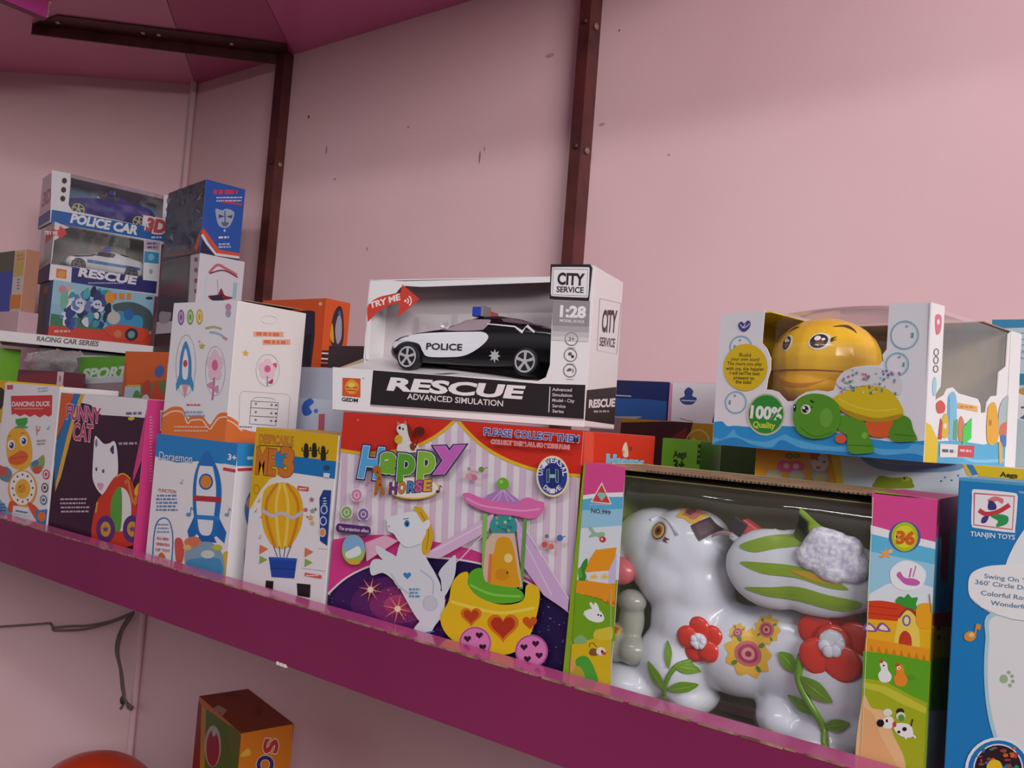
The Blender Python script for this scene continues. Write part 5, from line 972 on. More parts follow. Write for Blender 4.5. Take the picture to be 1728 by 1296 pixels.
an_dec('eye', [(ellpts(.0585, .1463, .0082, .0076), plastic('#b8b4c0', .2), .0004), (ellpts(.0585, .1463, .0068, .0064), plastic('#3a2210', .12), .0007), (ellpts(.0585, .1463, .0060, .0057), plastic('#dcaa60', .12), .0010), (ellpts(.0587, .1463, .0036, .0036), plastic('#8c4a20', .12), .0013), (ellpts(.0587, .1463, .0017, .0018), plastic('#2a1008', .12), .0016), ([(.066, .143), (.071, .1415), (.067, .1405), (.070, .1385), (.0645, .1395)], M('#7a3a2c'), .0008)], 'amber eye')
d = MB(); d.tube([tuple(Vector((x - .13, (tb.ray_cast(Vector((x - .13, -.2, z - .001)), Vector((0, 1, 0)))[0] or Vector((0, 0, 0))).y - .0004, z - .001))) for x, z in ((.047, .1535), (.054, .1575), (.062, .1565), (.070, .152), (.076, .1455))], .0014, WP, 8); d.build('brow', an)
ST = lambda x, z, s: [(x + s * (1 + .16 * math.sin(5 * t + x * 90)) * math.cos(t), z + s * .55 * (1 + .2 * math.sin(4 * t)) * math.sin(t)) for t in [2 * math.pi * i / 26 for i in range(26)]]
an_dec('sticker', [(ST(.0815, .1635, .013), M('#e8b848', .3), .0005), (ST(.0815, .1637, .0085), M('#c87a70', .3), .0008), (ST(.079, .1633, .004), M('#8a3c50', .3), .0010)], 'flower sticker on top of the head')
an_dec('magnet_pad', [([(.0845, .1540), (.0945, .1614), (.1050, .1530), (.0935, .1433)], M('#4a3a42', .5), .0007), ([(.088, .154), (.0945, .1588), (.101, .153), (.0935, .147)], M('#5e4a54', .5), .0010)], 'dark diamond pad on the head')
def rose(x, z, s): 
    out = [([(x + s * (1 + .12 * math.sin(9 * t)) * math.cos(t), z + s * (1 + .12 * math.sin(9 * t)) * math.sin(t)) for t in [2 * math.pi * i / 36 for i in range(36)]], M('#e9b83e', .3), .0005)]
    for k, (r_, c) in enumerate(((.62, '#c86a78'), (.46, '#a83c50'), (.30, '#d88a90'), (.14, '#8a2a3c'))): out.append((ellpts(x, z, s * r_, s * r_ * .9, 14), M(c, .3), .0007 + k * .0002))
    for k in range(4): t = k * 1.57 + .7; out.append((ellpts(x + s * .75 * math.cos(t), z + s * .75 * math.sin(t), s * .16, s * .1, 8, t), M('#5a8a3a', .3), .0008))
    return out
an_dec('sticker', rose(.1370, .0655, .0165) + rose(.1485, .0850, .0095) + rose(.127, .0785, .006), 'large rose sticker on the belly')
# raised flowers, stems and leaves
def surf(x, z, lift=0.0):
    h = tb.ray_cast(Vector((x - .13, -.2, z - .001)), Vector((0, 1, 0)))
    y = h[0].y if h[0] else -.02
    return Vector((x - .13, y - lift, z - .001))
GR = plastic('#6c9a1e', .25); RD_ = plastic('#dc3828', .16)
def flower(cx, cz, s, pts, ph):
    d = MB()
    for k in range(5):
        t = ph + k * 2 * math.pi / 5; p = surf(cx + s * .55 * math.cos(t), cz + s * .55 * math.sin(t), .0008); d.bm(sphere_bm(p, (s * .52, .0030, s * .50), 16), RD_)
    d.bm(sphere_bm(surf(cx, cz, .0008), (s * .5, .0032, s * .5), 14), RD_); f_ = d.build('flower', an, label='raised red flower')
    d = MB(); d.bm(sphere_bm(surf(cx, cz, .0035), (s * .36, .0030, s * .36), 16), WP)
    for k in range(7): t = k * .9; d.bm(sphere_bm(surf(cx + s * .2 * math.cos(t), cz + s * .2 * math.sin(t), .0055), (s * .17, .0018, s * .17), 10), WP)
    d.build('flower_centre', f_, label='white rosette in the flower')
def stem(P, r): d = MB(); Q = catmull(P, False, 5); d.tube([surf(x, z, .0006) for x, z in Q], r, GR, 8, [.8 + .2 * (1 - i / len(Q)) for i in range(len(Q))]); d.build('stem', an, label='raised green stem')
def leaf(x0, z0, x1, z1, w):
    dx, dz = x1 - x0, z1 - z0; n_ = math.hypot(dx, dz); px, pz = -dz / n_ * w, dx / n_ * w; P = [(x0, z0)] + [(x0 + dx * t + px * s_, z0 + dz * t + pz * s_) for t, s_ in ((.25, .7), (.5, 1), (.75, .75), (1, 0), (.75, -.7), (.5, -1), (.25, -.75))]
    d = MB(); decal(d, tb, [(x - .13, z - .001) for x, z in catmull(P, True, 3)], GR, .0022, 3)
    decal(d, tb, [(x - .13, z - .001) for x, z in [(x0, z0), (x0 + dx * .5 + px * .08, z0 + dz * .5 + pz * .08), (x1, z1), (x0 + dx * .5 - px * .08, z0 + dz * .5 - pz * .08)]], plastic('#9cc04a', .3), .0026, 2)
    d.build('leaf', an, label='raised green leaf')
flower(.0990, .0675, .0175, 5, .5); flower(.1985, .0880, .0260, 5, .25)
stem([(.0925, .0500), (.083, .045), (.076, .032), (.0725, .018)], .0021); stem([(.1775, .0750), (.1765, .058), (.184, .045), (.193, .032), (.1995, .012)], .0032)
leaf(.075, .025, .0600, .0440, .0045); leaf(.0775, .042, .0735, .0630, .0028); leaf(.081, .045, .1000, .0440, .0042); leaf(.077, .026, .0965, .0330, .0045)
leaf(.1765, .062, .1600, .0720, .0060); leaf(.178, .060, .2020, .0490, .0062); leaf(.190, .037, .1680, .0430, .0048); leaf(.196, .030, .2130, .0370, .0045)
d = MB(); decal(d, tb, [(x - .13, z - .001) for x, z in catmull([(.123, .014), (.130, .021), (.140, .0215), (.148, .013), (.158, .017), (.164, .012), (.160, .006), (.130, .006)], True, 4)], plastic('#b0bc1e', .3), .0012, 3); d.build('skirt', an, label='yellow green frill at the foot')
# pink mouthpiece beyond the strip
d = MB(); d.bm(sphere_bm(L3(.020, .030, .108), (.018, .010, .012), 18), plastic('#dc6a74', .25)); d.build('mouth', an, label='pink mouth')

# ---- loose parts packed with it
w_ = empty('plastic_ear', (EX + .165, EY + .022, EZ + .134), 0, label='large white plastic ear with green streaks lying over the animal', cat='toy part')
sh = fuse('shell', [(Vector((-.012, 0, -.002)), (.037, .010, .030), None), (Vector((.020, 0, -.004)), (.042, .011, .027), None), (Vector((.045, .002, 0)), (.022, .011, .024), None), (Vector((.006, 0, .006)), (.030, .009, .024), None)], .0020, w_, WP, 10)
ts = tree_of(sh.data)
def wd(nm, P, c, lab=None, lift=.0006): d = MB(); decal(d, ts, catmull(P, True, 4), c, lift, 3); return d.build(nm, w_, label=lab)
G2 = plastic('#8aa82a', .3)
wd('streak', [(-.036, .012), (-.015, .022), (.004, .026), (.020, .030), (.012, .020), (-.008, .014), (-.024, .009)], G2, 'green streak'); wd('streak', [(-.034, .000), (-.014, .003), (.010, .004), (.030, .000), (.044, -.006), (.030, -.007), (.010, -.004), (-.016, -.005)], G2, 'green streak'); wd('streak', [(-.030, -.018), (-.010, -.014), (.010, -.010), (.030, -.012), (.052, -.014), (.040, -.022), (.010, -.020), (-.012, -.021)], G2, 'green streak'); wd('streak', [(.004, .001), (.022, .001), (.040, -.003), (.026, -.0045), (.008, -.001)], plastic('#c89a2c', .3), 'ochre streak', .0009)
d = MB(); d.add([(.004, -.009, .026), (.018, -.010, .018), (.032, -.010, .030), (.020, -.008, .036), (.0065, -.006, .046), (.006, -.005, .036), (.004, -.006, .026), (.018, -.007, .018), (.032, -.007, .030), (.020, -.005, .036), (.0065, -.004, .046)], [[0, 1, 2, 3, 4, 5], [10, 9, 8, 7, 6, 5], [0, 6, 7, 1], [1, 7, 8, 2], [2, 8, 9, 3], [3, 9, 10, 4]], G2, True); d.build('leaf', w_, label='pointed green leaf standing up')
gl = noisy('glitter_plastic', '#bdb8d4', '#f0eefa', 260, .2, 3, .28)
sh2 = fuse('glitter_blossom', [(Vector((.030, -.010, .018)), (.020, .006, .016), None), (Vector((.018, -.010, .012)), (.012, .006, .010), None), (Vector((.045, -.009, .010)), (.013, .006, .012), None), (Vector((.033, -.010, .006)), (.014, .006, .010), None), (Vector((.024, -.010, .026)), (.010, .005, .009), None), (Vector((.044, -.010, .022)), (.009, .005, .009), None)], .0016, w_, gl, 5)
c_ = empty('magnet_connector', (EX + .135, EY + .030, EZ + .150), 0, label='small red and white connector wired to the head of the plastic animal', cat='toy part')
rt = Matrix.Rotation(math.radians(22), 3, 'Y')
def obx(x0, x1, y0, y1, z0, z1, mat, nm, lab=None, rot=None):
    m = MB(); m.box(x0, x1, y0, y1, z0, z1, mat, None, .0012); b_ = m.build(nm, c_, label=lab); b_.rotation_euler = (0, math.radians(28), 0); return b_
obx(-.014, .020, -.006, .006, .000, .010, plastic('#d85a5c', .2), 'red_case', 'red translucent case'); obx(-.016, .016, -.007, .006, -.009, .000, WP, 'white_case'); obx(-.020, -.008, -.0085, -.006, -.003, .009, M('#3a3036', .5), 'magnet', 'dark square magnet')
m = MB(); m.tube(sm([(.105 - .135, -.010, .1500 - .150), (-.024, -.011, .003), (-.018, -.011, .004), (-.013, -.010, .003)]), .0006, plastic('#d88a94', .3), 6); m.tube(sm([(.105 - .135, -.010, .1488 - .150), (-.024, -.011, .0015), (-.018, -.011, .0025), (-.013, -.010, .001)]), .0006, plastic('#8a8a94', .3), 6); m.build('leads', c_, label='pink and grey wires')
s_ = empty('small_plastic_animal', (EX + .029, EY + .030, EZ + .033), 0, label='small grey plastic figure with flower sticker, in the farmyard box corner', cat='toy part')
fb = fuse('body', [(Vector((-.006, 0, .012)), (.014, .012, .012), None), (Vector((.010, 0, .013)), (.014, .012, .012), None), (Vector((.006, .004, .036)), (.011, .010, .020), None), (Vector((.006, .002, .052)), (.013, .011, .010), None), (Vector((-.006, 0, .024)), (.010, .009, .008), None)], .0018, s_, plastic('#a4a49c', .2), 5)
tf = tree_of(fb.data); d = MB(); decal(d, tf, ST(-.006, .0275, .0085), M('#d8a848', .3), .0005, 2); decal(d, tf, ST(-.006, .0275, .0055), M('#b8503c', .3), .0008, 2); d.build('sticker', s_, label='orange flower sticker')

# ================================================================ boxes behind, right part of the shelf
def art_aegs(m, w, d, h):
    A = frontA(m, w, h, [(1277, 753), (2159, 815), (2138, 1418), (1250, 1181)]).view(*CT)
    A.poly([(295, 850), (720, 860), (760, 1100), (280, 1100)], '#e29a1e'); A.poly([(690, 860), (740, 860), (780, 1100), (740, 1100)], '#e8c83a')
    A.poly([(740, 850), (1440, 900), (1500, 1100), (770, 1100)], '#d4dfe8')
    A.blob([(840, 880), (1000, 900), (1250, 905), (1400, 930), (1350, 975), (1100, 985), (920, 960)], '#7f9fc4'); A.blob([(900, 885), (1100, 900), (1330, 925), (1200, 950), (980, 940)], '#9fb8d4')
    A.blob([(930, 1035), (960, 1005), (1020, 1015), (1110, 1012), (1130, 1041), (1120, 1070), (930, 1070)], '#8a9a1e'); A.ell(1092, 1020, 22, 14, '#b0b82c'); A.ell(1085, 1018, 7, 6, '#2c2a1c')
    for x, y in ((1300, 1010), (1335, 1025), (1370, 1000), (1280, 1030)): A.ell(x, y, 6, 5, '#4a7ac0')
    A.poly([(1390, 905), (1430, 908), (1480, 990), (1440, 1000)], '#3c80b4'); A.poly([(1430, 908), (1760, 935), (1760, 1030), (1480, 1000)], '#e2c41e'); A.poly([(1375, 905), (1395, 908), (1445, 1000), (1420, 1000)], '#d8c04a')
    A.poly([(1440, 1005), (1480, 1003), (1760, 1035), (1760, 1100), (1400, 1100)], '#2c8ac8')
    A.T('Aegs', (1592, 1002), (1682, 1010), 26, '#3a3418', .04)
    A.blob([(415, 960), (440, 925), (480, 935), (530, 930), (560, 960), (530, 990), (440, 988)], '#dc5a8c'); A.ell(465, 958, 16, 14, '#f0b0c4'); A.ell(515, 960, 16, 14, '#f0b0c4'); A.ell(480, 905, 20, 14, '#6a8a3c'); A.ell(520, 905, 18, 13, '#6a8a3c'); A.ell(480, 905, 8, 6, '#dc9c30'); A.ell(520, 905, 8, 6, '#dc9c30')
    A.ell(632, 935, 62, 68, '#c8a088'); A.ell(640, 932, 46, 54, '#d8c8c4'); A.ell(625, 920, 8, 6, '#5a6a8a'); A.ell(662, 935, 8, 6, '#5a6a8a'); A.ell(632, 965, 12, 8, '#d8642c'); A.blob([(590, 890), (630, 872), (640, 900), (600, 925)], '#b8683c')
    for x in (398, 520, 640): A.ell(x, 1015, 44, 34, '#9fb0c4'); A.ell(x, 1020, 30, 24, '#c4b878')
sqbox('educational_toy_box', -.255, .718, -.225, .34, .2, .2195, '#d9dfe6', {'T': M('#e8dfe0')}, 'wide colourful box under the turtle box, lettered Aegs on a yellow band', art=art_aegs)
def art_green(m, w, d, h):
    A = frontA(m, w, h, [(1118, 739), (1182, 745), (1170, 965), (1105, 950)]).view(*CM)
    A.T('Aegs', (562, 654), (650, 658), 26, '#24461a', .04); A.T('3+', (562, 704), (636, 708), 40, '#1f3a16', .04); A.poly([(728, 610), (750, 610), (745, 690), (722, 690)], '#1c3c18'); A.scrib(728, 620, 746, 680, 3, '#78b048', 8)
    B = rightA(m, w, d, h, [(1182, 745), (1228, 748), (1218, 930), (1170, 965)]).view(*CM); B.blob([(895, 780), (910, 730), (925, 760), (920, 820), (898, 820)], '#1c3c10')
sqbox('green_toy_box', -.375, .78, -.225, .042, .068, .221, '#78b832', {'R': M('#5cc42a'), 'T': M('#4c8a20')}, 'small bright green box marked 3+ between the carousel box and the turtle box', art=art_green)
def art_brown(m, w, d, h):
    A = frontA(m, w, h, [(1049, 702), (1215, 716), (1204, 950), (1036, 940)]).view(*CM)
    A.poly([(190, 440), (700, 455), (650, 600), (640, 900), (190, 900)], '#4a2428'); A.poly([(560, 520), (660, 480), (640, 560), (560, 560)], '#8a2a2a'); A.ring(730, 560, 82, 70, 8, '#e2bc6a'); A.T('3+', (690, 580), (770, 586), 50, '#e8c878', .03)
sqbox('yellow_age_box', -.462, .85, -.225, .122, .09, .2395, '#c8961e', {'T': M('#a8808a')}, 'dark red and yellow box with a 3+ circle behind the RESCUE box', art=art_brown)
def art_dkblue(m, w, d, h):
    A = frontA(m, w, h, [(1041, 639), (1128, 646), (1124, 700), (1036, 694)]).view(*CM)
    A.poly([(150, 270), (560, 290), (560, 500), (150, 500)], '#2a5aa0'); A.line([(165, 252), (350, 266)], 7, '#b8c0d0'); A.poly([(360, 190), (540, 200), (530, 300), (360, 275)], '#1c2c66'); A.blob([(190, 390), (215, 335), (235, 380), (400, 385), (300, 410)], '#9a9aa0')
sqbox('dark_blue_box', -.560, .95, .0155, .106, .10, .0495, '#232c5c', {'T': M('#4a2a4a')}, 'dark blue box against the back, between the RESCUE box and the white house box', art=art_dkblue)
def art_house(m, w, d, h):
    A = frontA(m, w, h, [(1131, 645), (1232, 650), (1226, 702), (1127, 697)]).view(*CM)
    A.poly([(535, 190), (552, 192), (540, 400), (520, 398)], '#d890b4'); A.blob([(625, 215), (645, 235), (640, 260), (660, 275), (640, 305), (600, 305), (582, 278), (605, 262), (605, 235)], '#33508c'); A.line([(590, 285), (655, 288)], 6, '#c8d0e4')
    A.poly([(722, 400), (738, 330), (780, 280), (850, 262), (950, 300), (980, 410)], '#5a3a6a'); A.poly([(745, 400), (760, 340), (800, 305), (860, 300), (930, 330), (950, 410)], '#6a86b8'); A.poly([(770, 380), (800, 350), (850, 345), (920, 410), (770, 405)], '#b0684a')
    A.line([(580, 380), (640, 398)], 5, '#c88a8a')
sqbox('white_house_box', -.452, .95, .0155, .12, .10, .0495, '#ece6ee', {'T': M('#5a3848')}, 'white box with a small blue house emblem at the back left of the turtle box', art=art_house)
sqbox('plain_carton', -.56, .945, -.225, .24, .11, .240, '#8a6a70', {}, 'plain mauve carton under the dark blue box and the white house box, mostly hidden')
def art_teal(m, w, d, h):
    A = frontA(m, w, h, [(1699, 546), (1860, 556), (1840, 800), (1690, 780)]).view(1600, 480, 4.05)
    A.poly([(300, 240), (700, 240), (700, 330), (300, 330)], '#3a8ab8'); A.poly([(480, 640), (700, 640), (700, 710), (480, 715)], '#2c8ab0'); A.blob([(470, 770), (540, 775), (560, 860), (490, 940), (460, 900)], '#eef0f2'); A.line([(480, 860), (520, 850), (500, 900), (480, 930)], 14, '#3c7ab0'); A.ell(500, 755, 26, 26, '#c89a4a')
    for y in (390, 470, 520): A.ring(500, y, 20, 26, 7, '#8aa4b8', 14)
sqbox('pale_teal_box', -.100, .905, -.006, .16, .08, .139, '#c2d8e0', {'T': M('#9fb8c4')}, 'pale teal box standing behind the turtle box at the right edge', art=art_teal)
sqbox('plain_carton', -.110, .925, -.225, .19, .10, .219, '#8a7a70', {}, 'plain brown carton behind the wide Aegs box, mostly hidden')

# ---- boxes behind the tall carton
def art_orange(m, w, d, h):
    A = frontA(m, w, h, [(444, 506), (551, 504), (540, 628.7), (433, 624)]).view(*C3)
    A.poly([(1000, 200), (1225, 190), (1262, 200), (1258, 380), (1230, 620), (1000, 620)], '#2a1f3a'); A.poly([(900, 110), (1345, 112), (1340, 150), (900, 150)], '#d85a1c'); A.poly([(1190, 380), (1235, 360), (1220, 610), (1180, 610)], '#15121c'); A.ell(1300, 145, 14, 14, '#f0b090')
    B = rightA(m, w, d, h, [(551, 504), (591, 511), (581, 633), (540, 628.7)]).view(*C3)
    B.blob([(1370, 400), (1385, 250), (1420, 165), (1455, 175), (1468, 320), (1455, 440), (1400, 460)], '#3a2a34'); B.blob([(1405, 330), (1425, 230), (1450, 250), (1450, 380), (1420, 430)], '#b0a4b4'); B.blob([(1368, 380), (1385, 280), (1395, 420)], '#e0a82c'); B.blob([(1425, 210), (1440, 190), (1448, 230)], '#4a6ab8')
    B.poly([(1290, 480), (1370, 480), (1368, 600), (1285, 600)], '#3a1c20'); 
    for y, c in ((500, '#e8d8d4'), (540, '#e8d8d4'), (570, '#d87a6a')): B.line([(1302, y), (1360, y + 2)], 12, c)
sqbox('orange_action_box', -1.142, .85, .053, .155, .05, .115, '#e2561c', {'R': M('#e65f22'), 'T': M('#c84a1c')}, 'orange box with a dark window behind the tall orange-footed carton', art=art_orange)
sqbox('dark_flat_box', -.915, .80, .053, .13, .10, .036, '#4a3c40', {'T': M('#5a4446')}, 'dark grey flat box between the orange box and the large car box')
def art_wb(m, w, d, h):
    A = frontA(m, w, h, [(372, 610), (590, 620), (587, 675), (368, 660)]).view(*C3); A.blob([(1165, 690), (1190, 690), (1198, 740), (1185, 800), (1165, 810)], '#8aa890'); A.line([(1180, 620), (1400, 622)], 5, '#d8dce8')
sqbox('pale_blue_box', -1.15, .740, .011, .345, .24, .042, '#c9cfe0', {'T': M('#b8bccc')}, 'pale blue flat box under the orange box, upper one of two', art=art_wb)
def art_wb2(m, w, d, h):
    A = frontA(m, w, h, [(372, 655), (595, 675), (575, 870), (355, 830)]).view(*C3)
    A.blob([(1285, 870), (1300, 840), (1335, 825), (1355, 845), (1330, 865), (1345, 890), (1320, 905), (1295, 900)], '#3c6ac8'); A.ell(1368, 885, 12, 10, '#4a7ad0'); A.blob([(1150, 960), (1175, 915), (1225, 920), (1235, 975), (1190, 985)], '#d8703c'); A.blob([(1195, 975), (1232, 950), (1238, 985), (1215, 990)], '#2c5ab0')
    A.poly([(1385, 900), (1420, 900), (1415, 1010), (1380, 1000)], '#c85a6a')
sqbox('pale_blue_box', -1.14, .725, -.225, .35, .255, .236, '#cdd3e4', {'T': M('#b8bccc')}, 'larger pale blue box with a blue squiggle, under the flat pale blue one', art=art_wb2)

# ---- stacks on the left
def wbox(name, x, y, z, yaw, w, d, h, quad, panels, label, face='#efeaf0', inner='#b9b4ba', art=None, sideart=None, backcol=None, sidecol=None, lid=None):
    """window box: cut front panels, shell, film"""
    root = empty(name, (x, y, z), yaw, label=label, cat='toy box')
    m = MB(); A = frontA(m, w, h, quad).view(*C1); A.noclip = True
    for P, c in panels: panel(m, A, P, M(c), '#a8a0a0', .0008)
    A.noclip = False
    if art: art(A)
    m.build('front_panel', root)
    m = MB(); sc_ = M(sidecol or face); m.box(0, .001, .001, d, 0, h, sc_); m.box(w - .001, w, .001, d, 0, h, sc_); m.box(.001, w - .001, d - .001, d, 0, h, sc_, {'F': M(backcol or inner)}); m.box(0, w, .001, d, 0, .001, sc_, {'T': M(inner)}); m.box(0, w, d * .35, d, h - .001, h, M(lid or face))
    if sideart: sideart(m, w, d, h)
    m.build('shell', root)
    m = MB(); m.add([(.002, .0014, .002), (w - .002, .0014, .002), (w - .002, .0014, h - .002), (.002, .0014, h - .002)], [[0, 1, 2, 3]], film_mat('film_small', .05, .3)); m.add([(.002, .0014, h - .001), (w - .002, .0014, h - .001), (w - .002, d * .35, h - .0004), (.002, d * .35, h - .0004)], [[0, 1, 2, 3]], film_mat('film_small', .05, .3)); m.build('window_film', root)
    return root
def inbox(x, y, z, yaw, lx, ly, lz):
    a = math.radians(yaw); return (x + lx * math.cos(a) - ly * math.sin(a), y + lx * math.sin(a) + ly * math.cos(a), z + lz)
# POLICE CAR box
PQ = [(95, 285), (291, 332), (283, 413), (85, 374)]
def a_pc(A):
    A.poly([(340, 362), (700, 425), (1160, 510), (1150, 600), (330, 452)], '#2a66b4'); A.line([(345, 455), (1120, 590)], 12, '#dfe2ee')
    A.T('POLICE CAR', (468, 446), (902, 528), 56, '#eef0f6', .05, .2)
    for y in (172, 232, 290): A.ell(428 - (y - 172) * .1, y, 17, 19, '#4a2c30')
    A.T('3D', (968, 500), (1085, 520), 80, '#c8505a', .06, .15, (('#f2ecee', .14),)); A.scrib(1000, 535, 1080, 560, 1, '#d8dce8', 12); A.ell(1118, 310, 16, 22, '#8a8f74'); A.ell(1108, 365, 12, 16, '#7a86a0')
def s_pc(m, w, d, h):
    A = leftA(m, d, h, [(61, 288), (93, 284), (90, 378), (55, 373)]).view(*C1); A.poly([(190, 360), (400, 355), (400, 440), (190, 430)], '#4a5a9c'); A.T('3D', (250, 300), (330, 290), 90, '#c07080', .04)
wbox('car_window_box', -1.937, .860, .365, 78, .258, .12, .120, PQ, [([(345, 100), (470, 125), (470, 180), (462, 260), (455, 330), (480, 372), (600, 395), (940, 470), (950, 400), (1075, 425), (1085, 268), (1150, 280), (1120, 600), (330, 458)], '#ece8ef')], 'window box lettered POLICE CAR on blue, topmost of the stack by the left wall', art=a_pc, sideart=s_pc, inner='#a8b4cc', backcol='#6a94c0', sidecol='#dcc8d0', lid='#cdbcc4')
r_, tt, bb = toy_car('toy_police_car', .205, .075, .072, inbox(-1.937, .860, .365, 78, .030, .030, .0305), 78, '#2c2a8c', 'blue toy police car inside the topmost window box by the left wall', glass='#2a3560', rim='#c8c4a8', wr=.085)
# RESCUE small box
RQ2 = [(92, 379), (271, 414), (262, 504), (82, 477)]
def a_r2(A):
    A.poly([(330, 745), (475, 765), (1045, 850), (1035, 950), (325, 860)], '#2c2c78'); A.poly([(330, 745), (475, 768), (468, 878), (322, 855)], '#efe8ec'); A.poly([(372, 775), (440, 785), (436, 846), (368, 836)], '#e07a3c'); A.blob([(380, 808), (400, 790), (430, 800), (425, 835), (385, 832)], '#e8a050')
    A.T('RESCUE', (520, 825), (893, 878), 50, '#f0eef4', .05, .12); A.scrib(580, 858, 850, 885, 1, '#b8b8d4', 8); A.line([(470, 880), (1030, 945)], 8, '#e8e6ee')
    A.poly([(962, 585), (1060, 598), (1052, 660), (958, 648)], '#c8b0c4'); A.scrib(972, 598, 1048, 648, 2, '#5a5a8c', 14); A.poly([(958, 660), (1052, 672), (1048, 745), (952, 735)], '#3c9ccc'); A.poly([(952, 735), (1048, 745), (1040, 860), (945, 850)], '#e8ecf0'); A.ell(1000, 700, 20, 22, '#8ac8e4'); A.ell(998, 795, 12, 18, '#b0b4bc')
    A.blob([(258, 510), (330, 515), (385, 520), (395, 495), (440, 540), (390, 580), (380, 560), (320, 565), (265, 592)], '#d84a48'); A.T('TRY ME', (290, 552), (378, 554), 24, '#f4e4e4', .03)
def s_r2(m, w, d, h):
    A = leftA(m, d, h, [(52, 375), (92, 379), (82, 477), (46, 470)]).view(*C1); A.poly([(255, 440), (370, 450), (350, 745), (250, 720)], '#b8b0ae'); A.poly([(262, 520), (370, 512), (365, 565), (258, 590)], '#d84a48'); A.poly([(180, 745), (400, 745), (400, 900), (180, 850)], '#37326c')
wbox('car_window_box', -1.912, .858, .234, 78, .229, .12, .130, RQ2, [([(361, 466), (460, 506), (395, 520), (440, 545), (356, 590), (345, 700), (335, 745), (620, 780), (900, 830), (945, 840), (955, 580), (1070, 595), (1045, 960), (320, 865)], '#e4dce6')], 'white window box with dark blue RESCUE band, second in the left wall stack', art=a_r2, sideart=s_r2, inner='#b4b0ae', backcol='#a4a09c', sidecol='#dcc4ce', lid='#3a2c30')
toy_car('toy_police_car', .175, .07, .060, inbox(-1.912, .858, .234, 78, .038, .028, .0345), 78, '#ece9ee', 'white toy police car with a blue stripe, in the window box below the blue one', stripe='#2f7ec0', glass='#3c3a48', rim='#6a6a70', wr=.085)
# vehicles picture box
def a_tr(m, w, d, h):
    A = frontA(m, w, h, [(90, 480), (261, 504), (254, 582), (82, 562)]).view(*C1)
    A.poly([(330, 860), (1060, 960), (1040, 1100), (330, 1000)], '#9cc8dc'); A.poly([(340, 1060), (600, 1100), (700, 1160), (700, 1200), (330, 1180)], '#3c7a5a'); A.poly([(320, 1130), (1010, 1190), (1000, 1296), (310, 1230)], '#d2402c')
    R = random.Random(21)
    for i in range(70):
        x, y, q = R.uniform(400, 720), R.uniform(930, 1130), R.uniform(14, 40); A.blob([(x + q * math.cos(t) * R.uniform(.5, 1.2), y + q * math.sin(t) * R.uniform(.5, 1.2)) for t in (0, 1.2, 2.4, 3.7, 5)], R.choice(['#2c3a80', '#2c5aa0', '#d8dce8', '#5a86b8', '#3c9aa8', '#e8e8f0', '#3a4a90', '#1c2448', '#6a7ab0', '#4ab0b8']), 3)
    for x, y, c in () and ((490, 960, '#2c3a80'), (620, 965, '#2c5aa0'), (540, 1020, '#d0d4e4'), (460, 1040, '#5a86b8'), (620, 1060, '#4a6ab0'), (500, 1100, '#3c9aa8'), (600, 1110, '#e0e0e8'), (680, 1010, '#3a4a90')): A.ell(x, y, 46, 48, c)
    for x, y in ((525, 1000), (640, 1010)): A.ell(x, y, 30, 26, '#d4d8e8'); A.ell(x - 8, y, 7, 6, '#2c3a60'); A.ell(x + 10, y + 1, 7, 6, '#2c3a60')
    A.blob([(400, 960), (440, 930), (450, 1000), (410, 1040)], '#7ab8a0'); A.ell(410, 920, 24, 22, '#d88a9a'); A.ell(455, 915, 14, 16, '#e0b0a0')
    A.scrib(720, 940, 885, 985, 1, '#e88a30', 36, 2); A.blob([(690, 960), (720, 935), (750, 970), (740, 1000), (700, 995)], '#e89a34')
    A.blob([(750, 1010), (880, 1000), (1000, 1060), (1000, 1170), (860, 1110), (760, 1050)], '#4a5a60'); A.blob([(700, 1100), (780, 1050), (860, 1070), (940, 1090), (920, 1170), (740, 1150)], '#3a9ac8'); A.ell(750, 1090, 44, 38, '#c8c4bc'); A.ell(850, 1070, 34, 36, '#2c6ab0')
    A.blob([(690, 1150), (780, 1130), (900, 1145), (990, 1170), (940, 1230), (760, 1210)], '#d8482c'); A.ell(870, 1190, 44, 38, '#2c2c34'); A.ell(870, 1190, 24, 22, '#7a9ca8'); A.ell(780, 1185, 26, 22, '#d07a5a'); A.scrib(360, 1150, 480, 1180, 1, '#e8b0a0', 14); A.ell(985, 975, 24, 8, '#2c3a44')
    B = leftA(m, d, h, [(52, 478), (90, 480), (82, 562), (46, 560)]).view(*C1); B.poly([(300, 860), (370, 860), (350, 1200), (280, 1200)], '#2c4a80'); B.poly([(180, 1150), (340, 1150), (340, 1250), (180, 1250)], '#7a2c30'); B.ell(275, 910, 26, 24, '#a85a3c')
sqbox('train_toy_box', -1.891, .858, .1115, .216, .12, .1225, '#8fc0d8', {'L': M('#3c3a4c'), 'T': M('#5a5a6a')}, 'picture box of blue vehicles over a red band, third in the left wall stack', yaw=78, art=a_tr)
def a_rc(m, w, d, h):
    A = frontA(m, w, h, [(0, 560), (264, 588), (264, 603), (-1, 579)]).view(*C1); A.T('RACING CAR SERIES', (278, 1252), (690, 1288), 30, '#4a4448', .04, .1)
sqbox('long_white_box', -1.880, .757, .0862, .302, .20, .0225, '#e2dce0', {'T': M('#c8bcc4'), 'D': M('#3a2c30')}, 'long flat white box lettered RACING CAR SERIES under the left stack', yaw=66, art=a_rc)
sqbox('plain_carton', -1.875, .835, -.225, .22, .15, .3108, '#3a2c32', {}, 'dark carton under the long white box, mostly hidden', yaw=66)
